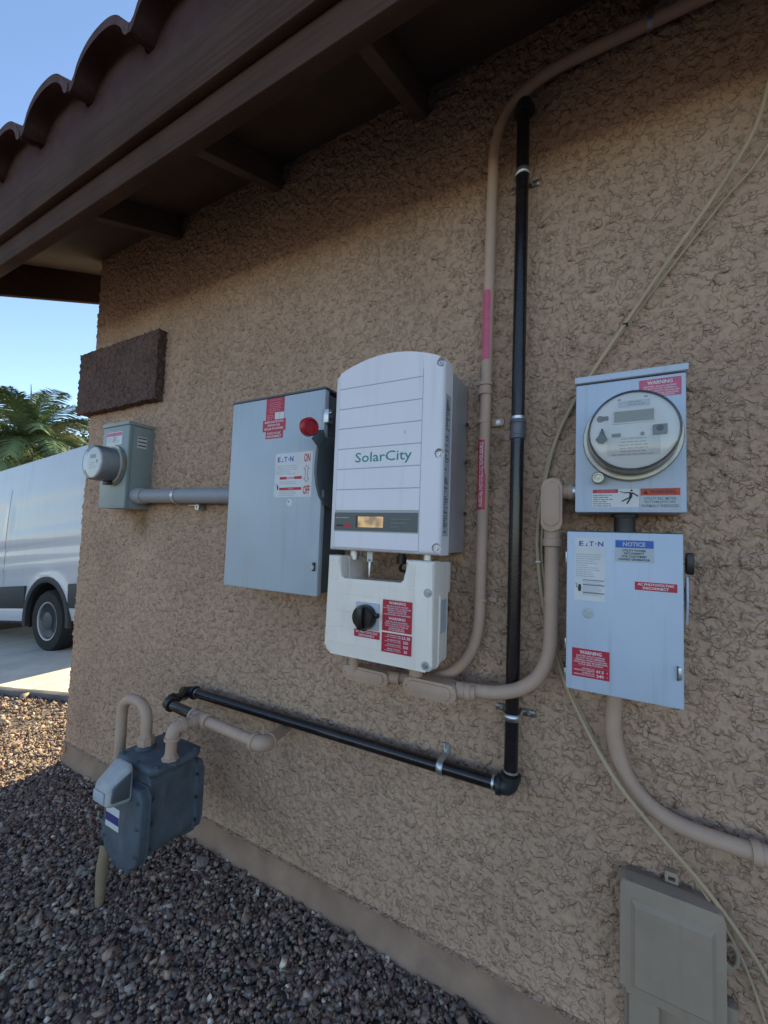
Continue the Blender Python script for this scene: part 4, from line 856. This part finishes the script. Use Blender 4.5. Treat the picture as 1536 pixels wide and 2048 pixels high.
MB().tube([(-.742, -.06, .567), (-.700, -.150, .571)], .0165, 18).build('pipe', 'black_pipe', t)
elbow(t, (-.735, -.06, .567), (-.700, -.165, .573), (-.4, -.185, .578), .0205)
MB().tube([(-.69, -.167, .573), (-.49, -.190, .578)], .0165, 18).build('pipe', 'black_pipe', t)
def strap(t, p, d, r, m='steel', ear=.032):
    p = Vector(p); d = Vector(d).normalized(); w_ = Vector((0, -1, 0)); s_ = d.cross(w_).normalized(); hw = .0085; pts = []
    yb_ = -p.y - .004
    prof = [(-r - ear, -yb_ ), (-r - .002, -yb_)] + [((r + .0018) * math.sin(R(a)), (r + .0018) * math.cos(R(a))) for a in range(-90, 91, 15)] + [(r + .002, -yb_), (r + ear, -yb_)]
    V = []; F = []
    for k, (u, v) in enumerate(prof):
        for sg in (-1, 1): V.append(p + s_ * u + w_ * v + d * hw * sg)
    for k in range(len(prof) - 1): F.append((2 * k, 2 * k + 1, 2 * k + 3, 2 * k + 2))
    me = bpy.data.meshes.new('strap'); me.from_pydata(V, [], F); o = link('strap', me, m, t); md = o.modifiers.new('t', 'SOLIDIFY'); md.thickness = .0016
    for sg in (-1, 1): bolt(o, p + s_ * sg * (r + ear * .55) - w_ * (yb_ - .001), (0, -1, 0), .0042, .004)
    return o
strap(t, (.4525, -.046, .758), (0, 0, 1), .0165); strap(t, (.2745, -.046, .585), (1, 0, .018), .0165, ear=.026)
strap(t, (.4557, -.046, 2.153), (0, 0, 1), .0165, ear=.02)
cp = MB().lathe([(-.026, .0165), (-.024, .0195), (-.016, .0205), (-.014, .0190), (.014, .0190), (.016, .0205), (.024, .0195), (.026, .0165)], (.4548, -.046, 1.470), (0, 0, 1), 20).build('coupling', 'coupling_grey', t)
for z in (1.487,): collar(t, (.4548, -.046, z + .012), (0, 0, 1), .0165, .007, 'steel', 'thread', .0012)
collar(t, (.412, -.046, .5877), (1, 0, .018), .0165, .006, 'steel', 'thread', .0012); collar(t, (.4525, -.046, .628), (0, 0, 1), .0165, .005, 'steel', 'thread', .0012); collar(t, (-.70, -.046, .568), (1, 0, .018), .0165, .006, 'brass_ring', 'thread', .0012)

# ---- tan gas house pipe
t = thing('tan_gas_pipe', 'tan painted gas pipe with tee, from the gas meter into the wall', 'pipe', (-.35, 0, .45))
zt = .578
MB().tube([(-.50, -.190, zt), (-.225, -.200, zt - .002)], .0165, 18).build('pipe', 'tan_pipe', t)
te = MB().tube([(-.528, -.189, zt), (-.455, -.191, zt)], .0205, 18).build('tee', 'tan_pipe', t)
for q, d in (((-.528, -.189, zt), (-1, 0, 0)), ((-.455, -.191, zt), (1, 0, 0))): MB().lathe([(-.006, .0205), (-.006, .0245), (.004, .0245), (.004, .017)], q, d, 18).build('fitting_bead', 'tan_pipe', te)
MB().tube([(-.492, -.19, zt), (-.494, -.225, zt)], .0205, 18).build('tee_branch', 'tan_pipe', te)
MB().tube([(-.494, -.21, zt), (-.503, -.262, zt)], .0165, 18).build('pipe', 'tan_pipe', t)
elbow(t, (-.49, -.19, zt), (-.506, -.276, zt - .002), (-.511, -.276, .3), .0205, 'tan_pipe')
MB().tube([(-.508, -.276, .56), (-.511, -.276, .485)], .0165, 18).build('pipe', 'tan_pipe', t)
MB().lathe([(0, .024), (.010, .026), (.022, .025), (.026, .019), (.034, .0175)], (-.511, -.276, .468), (0, 0, 1), 8).build('union_nut', 'tan_pipe', t)
elbow(t, (-.6, -.197, zt - .002), (-.208, -.200, zt - .002), (-.26, 0, .53), .0225, 'tan_pipe', .036)
MB().tube([(-.215, -.18, .574), (-.296, .01, .530)], .0175, 18).build('pipe', 'tan_pipe', t)
MB().lathe([(0, .026), (.005, .024), (.006, .017)], (-.291, -.004, .533), (.3, -.8, .15), 18).build('wall_collar', 'tan_pipe', t)

# ---- gas meter
t = thing('gas_meter', 'blue-grey gas meter with white index cover, hanging from pipes above the gravel', 'gas meter', (-.58, -.27, .2))
MB().prism(rrect(-.672, -.512, .215, .462, .035), -.335, -.180, b=.016, front_only=False, seg=3).build('case', 'gas_blue', t)
fp = [(-.685, .40), (-.685, .25), (-.665, .215), (-.60, .190), (-.55, .195), (-.512, .225), (-.502, .26), (-.502, .405), (-.52, .43), (-.66, .43)]
MB().prism(fp[::-1], -.366, -.3355, b=.008, seg=3).build('front_pan', 'gas_blue', t)
MB().prism([(x_, z_) for x_, z_ in fp][::-1], -.1795, -.155, b=.004).build('rear_pan', 'gas_blue', t)
hd = MB().prism([(-.672, -.345), (-.505, -.345), (-.488, -.325), (-.484, -.20), (-.50, -.175), (-.66, -.175), (-.682, -.20), (-.682, -.33)], .4625, .486, axis='z', b=.01, front_only=False, seg=3).build('top_pan', 'gas_blue', t)
MB().lathe([(0, .03), (.01, .028), (.014, .022)], (-.637, -.276, .482), (0, 0, 1), 16).build('inlet_boss', 'gas_blue', hd); MB().lathe([(0, .03), (.005, .028), (.008, .022)], (-.511, -.276, .478), (0, 0, 1), 16).build('outlet_boss', 'gas_blue', hd)
for x_, y_ in ((-.66, -.33), (-.575, -.338), (-.50, -.325), (-.497, -.20), (-.665, -.195)): bolt(hd, (x_, y_, .485), (0, 0, 1), .006, .005, 'gas_blue')
for x_, z_ in ((-.514, .40), (-.513, .33), (-.513, .255), (-.54, .207), (-.61, .203), (-.672, .26)): bolt(t, (x_, -.365, z_), (0, -1, 0), .0055, .006, 'gas_blue', 'pan_screw')
MB().prism([(-.592 + (x_ + .592) * 1.05, .31 + (z_ - .31) * 1.03) for x_, z_ in fp][::-1], -.3405, -.3345, b=.001, front_only=False).build('pan_flange', 'gas_blue', t)
MB().prism([(-.592 + (x_ + .592) * 1.05, .31 + (z_ - .31) * 1.03) for x_, z_ in fp][::-1], -.1835, -.1775, b=.001, front_only=False).build('pan_flange', 'gas_blue', t)
for z_ in (.26, .33, .40):
    for y_ in (-.3345, -.1835): bolt(t, (-.4985, y_, z_), (0, 1 if y_ < -.3 else -1, 0), .004, .005, 'dark_iron', 'flange_bolt')
ic = MB()
V = [(-.632, -.432, .402), (-.553, -.432, .402), (-.540, -.362, .392), (-.640, -.362, .392), (-.628, -.430, .458), (-.557, -.430, .458), (-.545, -.362, .505), (-.636, -.362, .505)]
v_, f_ = ic.add(V, [(0, 1, 5, 4), (1, 2, 6, 5), (3, 0, 4, 7), (4, 5, 6, 7), (0, 3, 2, 1), (2, 3, 7, 6)]); ic._bev(f_, .016, 4)
io = ic.build('index_cover', 'gas_white', t)
MB().prism([(-.423, .418), (-.372, .408), (-.372, .482), (-.420, .456)], -.5525, -.5435, b=.003, front_only=False, axis='x').build('index_window', 'dark_grey', io)
MB().box(-.618, -.566, -.4345, -.430, .414, .444, .002).build('index_glass', 'pale_sticker', io)
st = sticker(t, -.668, -.600, .290, .352, -.3662, 'white_sticker', label='white label with dark blue band'); bars(st, [(-.668, -.600, .306, .330)], -.3670, 'navy_sticker')
# ---- gas riser
t = thing('gas_riser', 'tan looped gas pipe rising from a mossy yellow-green ground riser beside the gas meter', 'pipe', (-.735, -.327, 0))
MB().tube([(-.735, -.330, -.05), (-.735, -.330, .03), (-.737, -.328, .07), (-.739, -.326, .10), (-.742, -.322, .15), (-.745, -.318, .185)], [.012, .013, .0155, .018, .015, .014], 16).build('ground_riser', 'riser_green', t)
MB().lathe([(0, .018), (.012, .021), (.03, .021), (.036, .017)], (-.745, -.318, .178), (-.1, .2, 1), 14).build('riser_cap', 'black_fit', t)
MB().tube(fillet([(-.746, -.315, .205), (-.752, -.305, .245), (-.773, -.276, .262), (-.774, -.276, .31)], .02, 5), .017, 14).build('service_valve', 'gas_blue', t)
MB().box(-.79, -.755, -.318, -.30, .222, .236, .003).build('valve_key', 'gas_blue', t)
MB().tube(fillet([(-.774, -.276, .30), (-.778, -.276, .612), (-.640, -.276, .622), (-.637, -.276, .50)], .066, 14), .0165, 18).build('pipe', 'tan_pipe', t)
MB().lathe([(0, .024), (.012, .026), (.024, .025), (.028, .019), (.036, .0175)], (-.637, -.276, .492), (0, 0, 1), 8).build('union_nut', 'tan_pipe', t)
MB().lathe([(-.03, .02), (-.004, .030), (0, .050), (.006, .052), (.012, .050), (.016, .036), (.034, .030), (.036, .014)], (-.722, -.190, .412), (0, -.2, 1), 24).build('regulator', 'rust_brown', t)
MB().lathe([(0, .024), (.010, .029), (.020, .029), (.030, .021)], (-.774, -.276, .292), (0, 0, 1), 12).build('regulator_collar', 'tan_pipe', t)

# ---- cables
t = thing('beige_cable', 'thin beige cable looping down the right wall past both boxes', 'cable', (.60, 0, 1.2))
pa = [(1.02, -.045, 2.45), (.985, -.040, 2.30), (.9527, -.035, 2.175), (.9221, -.03, 2.0651), (.8529, -.03, 1.9446), (.7701, -.026, 1.8252), (.6912, -.022, 1.7069), (.6014, -.014, 1.5687), (.5458, -.012, 1.4553), (.5179, -.012, 1.3427), (.5035, -.014, 1.2414), (.5035, -.020, 1.1533), (.5219, -.024, 1.0187), (.5632, -.02, .8691), (.6125, -.02, .7642), (.6737, -.075, .688), (.7398, -.072, .614), (.8257, -.045, .5181), (.8881, -.03, .4361), (.9286, -.022, .3691), (1.0, -.015, .22), (1.03, -.01, .10)]
MB().tube(spline(pa, 8), .0044, 8).build('strand', 'cable', t)
pb = [(1.06, -.014, 2.30), (.9517, -.013, 2.0431), (.8709, -.012, 1.9401), (.7413, -.012, 1.7691), (.6013, -.010, 1.5698), (.5350, -.009, 1.43), (.512, -.009, 1.33), (.513, -.009, 1.24), (.5125, -.014, 1.15), (.531, -.016, 1.0187), (.569, -.012, .8691), (.617, -.012, .7642), (.678, -.068, .682), (.742, -.066, .606), (.82, -.038, .512), (.872, -.02, .425), (.905, -.012, .35), (.95, -.012, .2)]
MB().tube(spline(pb, 8), .0028, 8).build('strand', 'cable', t)
MB().box(.6855, .6975, -.028, -.010, 1.703, 1.7065, .001).build('cable_tie', 'black_plastic', t); MB().box(.5, .512, -.03, -.012, 1.135, 1.139, .001).build('cable_tie', 'white_sticker', t)

# ---- plastic utility box at lower right
t = thing('cable_box', 'beige-grey plastic utility box low on the wall at the lower right', 'utility box', (.77, 0, .16))
MB().prism(rrect(.692, .850, .150, .478, .008), -.032, .003, b=.003).build('base', 'box_plastic', t)
MB().prism(rrect(.683, .858, .266, .486, .012), -.062, -.028, b=.008, seg=3).build('cover', 'box_plastic', t)
V = [(.703, -.0622, .283), (.842, -.0622, .283), (.842, -.0622, .452), (.703, -.0622, .452)]
ic = MB(); V2 = [(.71, -.069, .29), (.835, -.069, .29), (.835, -.069, .443), (.71, -.069, .443)]
ic.add(V + V2, [(4, 5, 6, 7), (0, 1, 5, 4), (1, 2, 6, 5), (2, 3, 7, 6), (3, 0, 4, 7)]); ic.build('raised_panel', 'box_plastic', t, smooth=None)
MB().prism(rrect(.70, .752, .16, .258, .006), -.050, -.033, b=.004).build('lower_hood', 'box_plastic', t)
ob = MB().prism(rrect(.766, .789, .470, .506, .003), -.020, -.006, b=.002).build('hanger_tab', 'box_plastic', t); boolean_cut(ob, [MB().prism(rrect(.771, .784, .489, .497, .002), -.03, 0.01), ])
er = MB().tube([(.872 + .012 * math.cos(a), -.018, .388 + .022 * math.sin(a)) for a in np.linspace(0, 2 * math.pi, 17)], .004, 8, cap=False).build('side_loop', 'box_plastic', t)
MB().box(.852, .874, -.022, -.004, .355, .372, .003).build('side_lug', 'box_plastic', t); MB().box(.862, .882, -.03, -.004, .23, .30, .004).build('side_clip', 'box_plastic', t)

#================================================================== VAN
def make_van():
    sl_ = math.atan(.11); t = thing('parked_van', 'white cargo van with black lower trim parked on the driveway beyond the corner', 'van', (-4.79, 1.21, -.262))
    parts = []
    # local frame: x forward from the rear axle, y to the van's right away from us (side facing us is y=0 ... width 2), z up from the ground
    W = 1.98
    def top(x):  # roof-edge height along the length
        return float(np.interp(x, [-1.12, -1.0, -.5, 2.9, 3.4, 3.95, 4.35, 4.5], [2.26, 2.32, 2.34, 2.34, 2.18, 1.46, 1.14, 1.0]))
    xs_ = np.unique(np.concatenate([np.arange(-1.12, 4.51, .045), [-1.12]]))
    nz = 44
    def side_off(x, z, zt):
        o = 0.02 + .0 * z
        o += .10 * np.clip((z - 1.15) / 1.2, 0, 1) ** 1.6      # tumblehome
        o += .035 * np.clip((.62 - z) / .3, 0, 1) ** 2         # tuck under
        o += .22 * np.clip((x - 4.0) / .5, 0, 1) ** 2 + .06 * np.clip((-1.0 - x) / .12, 0, 1) ** 2
        d = np.hypot(x, z - .35)                               # swollen arch
        o -= .022 * np.exp(-((d - .50) / .07) ** 2) * (z > .30)
        d = np.hypot(x - 3.30, z - .35); o -= .02 * np.exp(-((d - .50) / .07) ** 2) * (z > .30)
        def recess(x0, x1, z0, z1, dep, e=.025):
            return dep * sstep(x0 - e, x0 + e, x) * sstep(x1 + e, x1 - e, x) * sstep(z0 - e, z0 + e, z) * sstep(z1 + e, z1 - e, z)
        o += recess(-.75, .95, 1.42, 1.80, .010); o += recess(1.12, 2.25, 1.42, 1.80, .010)
        zc = 1.20 + .02 * x; o += .013 * np.exp(-((z - zc) / .035) ** 2) * sstep(-.8, -.6, x) * sstep(2.3, 2.2, x)
        o += .012 * np.exp(-((z - 2.04) / .012) ** 2) * sstep(-.6, -.5, x) * sstep(3.0, 2.9, x)
        o -= .012 * np.exp(-((z - .98) / .03) ** 2)
        return o
    for side in (0, 1):
        V = []; idx = {}
        F = []
        for i, x in enumerate(xs_):
            zt = top(x)
            for j in range(nz + 1):
                z = .36 + (zt - .36) * j / nz; y = float(side_off(np.float64(x), np.float64(z), zt))
                idx[i, j] = len(V); V.append((x, y if side == 0 else W - y, z))
        for i in range(len(xs_) - 1):
            for j in range(nz):
                xm = (xs_[i] + xs_[i + 1]) / 2; zm = V[idx[i, j]][2] + .02
                if math.hypot(xm, zm - .36) < .462 or math.hypot(xm - 3.30, zm - .36) < .462: continue
                q = (idx[i, j], idx[i + 1, j], idx[i + 1, j + 1], idx[i, j + 1]); F.append(q if side == 0 else q[::-1])
        me = bpy.data.meshes.new('body_side'); me.from_pydata(V, [], F); me.update(); parts.append(link('body_side', me, 'van_white', t, smooth=50))
    # roof, hood, windscreen slope, rear and floor
    V = []; F = []; m_ = 10
    for x in xs_:
        zt = top(x); y0 = float(side_off(np.float64(x), np.float64(zt), zt))
        for j in range(m_ + 1):
            u = j / m_; V.append((x, y0 + (W - 2 * y0) * u, zt + .13 * (1 - (2 * u - 1) ** 4) * (1 if x < 3 else .5) * min(1, (x + 1.2) / .3)))
    for i in range(len(xs_) - 1):
        for j in range(m_): F.append((i * (m_ + 1) + j, (i + 1) * (m_ + 1) + j, (i + 1) * (m_ + 1) + j + 1, i * (m_ + 1) + j + 1))
    me = bpy.data.meshes.new('roof'); me.from_pydata(V, [], F); me.update(); parts.append(link('roof', me, 'van_white', t, smooth=50))
    parts.append(MB().box(-1.11, -1.06, .09, W - .09, .42, 2.36, .02).build('rear_door', 'van_white', t)); parts.append(MB().box(-1.24, -1.0, .03, W - .03, .36, .62, .03).build('rear_bumper', 'van_black', t))
    parts.append(MB().box(-1.0, 4.3, .12, W - .12, .30, .40).build('floor_pan', 'van_black', t)); parts.append(MB().box(4.2, 4.56, .20, W - .20, .30, .98, .06).build('front_bumper', 'van_black', t))
    for y in (.06, W - .16): parts.append(MB().box(-1.13, -1.05, y, y + .10, 1.15, 1.75, .02).build('tail_light', 'red_lens', t)); parts.append(MB().box(4.15, 4.45, y + .14, y + .30, .95, 1.18, .03).build('headlight', 'clear_lens', t))
    # black lower trim between and behind the wheels, arch mouldings
    for y0 in (-.008, W - .025):
        for x0, x1 in ((-1.10, -.47), (.47, 2.83), (3.77, 4.3)): parts.append(MB().box(x0, x1, y0, y0 + .035, .50, .765, .012).build('side_trim', 'van_black', t))
        for x0, x1 in ((.47, 2.83),): parts.append(MB().box(x0, x1, y0 + .02, y0 + .05, .345, .498, .01).build('sill', 'van_white', t))
        for cx in (0, 3.30):
            pts = [(cx + .45 * math.cos(a), y0 + .018, .36 + .45 * math.sin(a)) for a in np.linspace(-.15, math.pi + .15, 22)]
            arc = MB(); V = []; F = []
            for a in np.linspace(-.15, math.pi + .15, 24):
                for rr_, yy_ in ((.43, y0 + .045), (.435, y0 + .002), (.455, y0 - .006), (.50, y0 + .0), (.505, y0 + .03)): V.append((cx + rr_ * math.cos(a), yy_, .36 + rr_ * math.sin(a)))
            for i in range(23):
                for j in range(4): F.append((i * 5 + j, i * 5 + j + 1, i * 5 + j + 6, i * 5 + j + 5))
            arc.add(V, F); parts.append(arc.build('arch_moulding', 'van_black', t, smooth=60))
            ya, yb_ = (.03, .45) if y0 < 1 else (W - .45, W - .03)
            well = MB(); V = []; F = []
            for a in np.linspace(-.2, math.pi + .2, 18):
                for yy_ in (ya, yb_): V.append((cx + .44 * math.cos(a), yy_, .36 + .44 * math.sin(a)))
            for i in range(17): F.append((2 * i, 2 * i + 1, 2 * i + 3, 2 * i + 2))
            well.add(V, F); parts.append(well.build('wheel_well', 'rubber', t))
    parts.append(MB().prism([(2.35, 1.42), (3.5, 1.42), (3.25, 2.0), (2.45, 2.05)], .045, .06).build('cab_window', 'van_glass', t)); parts.append(MB().prism([(2.35, 1.42), (3.5, 1.42), (3.25, 2.0), (2.45, 2.05)], W - .06, W - .045).build('cab_window', 'van_glass', t))
    parts.append(MB().prism([(3.42, 2.22), (3.93, 1.56), (3.96, 1.58), (3.45, 2.25)], .25, W - .25).build('windscreen', 'van_glass', t))
    for x in (1.05, 2.30):
        V = []; zs_ = np.linspace(.79, 2.02, 40)
        for z in zs_:
            for dx_s in (-.004, .004): V.append((x + dx_s, float(side_off(np.float64(x), np.float64(z), 2.3)) - .0015, z))
        me = bpy.data.meshes.new('door_gap'); me.from_pydata(V, [], [(2 * k, 2 * k + 1, 2 * k + 3, 2 * k + 2) for k in range(39)]); parts.append(link('door_gap', me, 'hub', t))
    parts.append(MB().box(2.38, 2.54, -.005, .03, 1.10, 1.14, .008).build('door_handle', 'van_black', t))
    for y in (-.05, W + .05): parts.append(MB().box(3.2, 3.32, y - .09, y + .09, 1.42, 1.72, .03).build('mirror', 'van_black', t))
    for cx in (0, 3.30):
        for yo, d in ((.015, -1), (W - .015, 1)):
            ty = MB().lathe([(-.23, .215), (-.225, .29), (-.19, .345), (-.10, .352), (-.04, .348), (-.005, .325), (.0, .29), (-.002, .222), (-.02, .215)], (cx, yo, .352), (0, d, 0), 40).build('tyre', 'tyre', t)
            rm = MB().lathe([(-.02, .222), (-.006, .218), (-.008, .205), (-.055, .195), (-.07, .165), (-.045, .14), (-.030, .115), (-.035, .10), (-.04, 0)], (cx, yo, .352), (0, d, 0), 40).build('rim', 'rim', t)
            hb = MB().lathe([(-.05, .105), (-.012, .10), (-.004, .085), (.0, .05), (.0, 0)], (cx, yo, .352), (0, d, 0), 32).build('hub_cap', 'hub', rm)
            for k in range(10):
                a = 2 * math.pi * k / 10; c = Vector((cx + .172 * math.cos(a), yo + d * -.060, .352 + .172 * math.sin(a)))
                MB().lathe([(0, .019), (.012, .019), (.012, 0)], c, (0, d, 0), 10).build('rim_hole', 'rubber', rm)
            parts.append(ty); parts.append(rm)
    for o in parts: o.matrix_parent_inverse = Matrix.Identity(4)
    # heading: forward is -x in the world, nose down the slope; our side faces -y
    t.rotation_mode = 'XYZ'
    fwd = Vector((-1, -.034, -.11)).normalized(); lat = Vector((-.034, 1, 0)).normalized(); upv = fwd.cross(lat) * -1
    if upv.z < 0: upv = -upv
    lat = upv.cross(fwd); lat = lat if lat.y > 0 else -lat
    Mx = Matrix((fwd, lat, upv)).transposed().to_4x4(); 
    t.matrix_world = Matrix.Translation((-4.93, 1.21, -.281)) @ Mx
make_van()

#================================================================== TREES
def palm(loc, hz, n_fr, L0, seed, label):
    rd = random.Random(seed); t = thing('palm_tree', label, 'palm tree', loc); x0, y0, z0 = loc; top_ = Vector((x0, y0, z0 + hz))
    pr = [(x0 + .04 * math.sin(k * 1.3), y0 + .04 * math.cos(k), z0 - .3 + (hz + .3) * k / 14) for k in range(15)]
    MB().tube(pr, [.26 - .07 * k / 14 + .015 * (k % 2) for k in range(15)], 12).build('trunk', 'trunk', t)
    for i in range(n_fr):
        az = 2.399 * i + rd.uniform(-.3, .3); q = i / (n_fr - 1); el = R(84 - 100 * q + rd.uniform(-9, 9)); L = L0 * rd.uniform(.8, 1.1); droop = rd.uniform(1.1, 1.9)
        h = Vector((math.cos(az), math.sin(az), 0)); sd = Vector((-h.y, h.x, 0)); p = top_.copy(); a = el; pts = [p.copy()]; dirs = []
        n = 22
        for k in range(n):
            d = h * math.cos(a) + Vector((0, 0, 1)) * math.sin(a); dirs.append(d); p = p + d * L / n; pts.append(p.copy()); a -= droop / n * (.4 + 1.3 * k / n)
        V = []; F = []
        def quad(A, B, c_, d_): b = len(V); V.extend([A, B, c_, d_]); F.append((b, b + 1, b + 2, b + 3))
        for k in range(n):
            w_ = .018 * (1 - k / n) + .005; up = sd.cross(dirs[k]); b = len(V)
            for P_ in (pts[k], pts[k + 1]): V.extend([P_ + sd * w_, P_ + up * w_, P_ - sd * w_])
            F.extend([(b, b + 3, b + 4, b + 1), (b + 1, b + 4, b + 5, b + 2)])
            if k < 2: continue
            for m_ in (0, .33, .66):
                pp = pts[k].lerp(pts[k + 1], m_); f_ = (k + m_) / n; ll = .62 * math.sin(math.pi * (.12 + .80 * f_)) ** .7 * rd.uniform(.85, 1.1)
                for sg in (-1, 1):
                    ld = (sd * sg * .8 + dirs[k] * .62 + up * rd.uniform(.0, .35)).normalized(); tip = pp + ld * ll + Vector((0, 0, -.16 * ll * rd.uniform(.5, 1.6))); mid = pp + ld * ll * .5 + Vector((0, 0, .01))
                    ww = dirs[k] * .022; quad(pp - ww * .5, pp + ww * .5, mid + ww, mid - ww); quad(mid - ww, mid + ww, tip + ww * .1, tip - ww * .1)
        me = bpy.data.meshes.new('frond'); me.from_pydata([tuple(v) for v in V], [], F); me.update()
        link('frond', me, 'frond_dry' if rd.random() < .22 else 'frond', t, smooth=None)
    for k in range(3):
        a = k * 2.1 + .4; MB().tube([top_, top_ + Vector((.05 * math.cos(a), .05 * math.sin(a), .6)), top_ + Vector((.16 * math.cos(a), .16 * math.sin(a), L0 * (.62 + .1 * k)))], [.05, .06, .008], 8).build('spear_leaf', 'spathe' if k else 'frond', t)
palm((-15.2, 4.72, -.9), 4.5, 38, 2.35, 5, 'feathery green palm rising behind the white van')
palm((-19.3, 4.3, -.9), 5.0, 30, 2.4, 11, 'darker palm partly cut by the left frame edge behind the van')
def tree(loc, h, rx, rz, n, seed, label, m='leaf', nm='leafy_tree'):
    rd = np.random.default_rng(seed); t = thing(nm, label, 'tree', loc, group=None); x0, y0, z0 = loc
    tk = MB().tube([(x0, y0, z0 - .3), (x0 + .05, y0, z0 + h * .3), (x0 - .05, y0 + .05, z0 + h * .62)], [.16, .12, .05], 10).build('trunk', 'trunk', t)
    for k in range(5):
        a = k * 1.3; MB().tube([(x0, y0, z0 + h * .3), (x0 + rx * .5 * math.cos(a), y0 + rx * .5 * math.sin(a), z0 + h * (.5 + .07 * k))], [.06, .02], 7).build('limb', 'trunk', t)
    nc = 40; cc = rd.normal(size=(nc, 3)); cc /= np.linalg.norm(cc, axis=1)[:, None]; cc *= rd.uniform(.35, 1, (nc, 1)) ** .6; cc *= (rx, rx, rz); cr = rd.uniform(.16, .34, nc) * rx
    ci = rd.integers(0, nc, n); d = rd.normal(size=(n, 3)); d /= np.linalg.norm(d, axis=1)[:, None]; c = cc[ci] + d * (cr[ci] * rd.uniform(.5, 1.05, n))[:, None]; c += (x0, y0, z0 + h - rz)
    u = rd.normal(size=(n, 3)); u /= np.linalg.norm(u, axis=1)[:, None]; v = np.cross(u, rd.normal(size=(n, 3))); v /= np.linalg.norm(v, axis=1)[:, None]; s = rd.uniform(.05, .11, n)[:, None]
    V = np.stack([c - u * s, c + v * s * .5, c + u * s, c - v * s * .5], 1).reshape(-1, 3)
    me = bpy.data.meshes.new('crown'); me.from_pydata(V.tolist(), [], np.arange(n * 4).reshape(-1, 4).tolist()); me.update(); link('crown', me, m, t, smooth=None)
tree((-19.3, 7.75, -.9), 6.0, 2.0, 2.2, 11000, 3, 'dense dark green tree right of the palm, half hidden by the house corner')
tree((-24.0, 6.6, -.9), 5.7, 2.4, 2.2, 11000, 4, 'dark green tree behind the palm trunk', 'leaf_b')
tree((-25.0, 4.2, -.9), 6.0, 2.5, 2.2, 10000, 8, 'green tree at the left frame edge behind the palms', 'leaf')
tree((-21.5, 7.2, -.9), 5.2, 1.7, 1.9, 7000, 9, 'rounded green shrub between the palm and the dense dark tree', 'leaf_b')
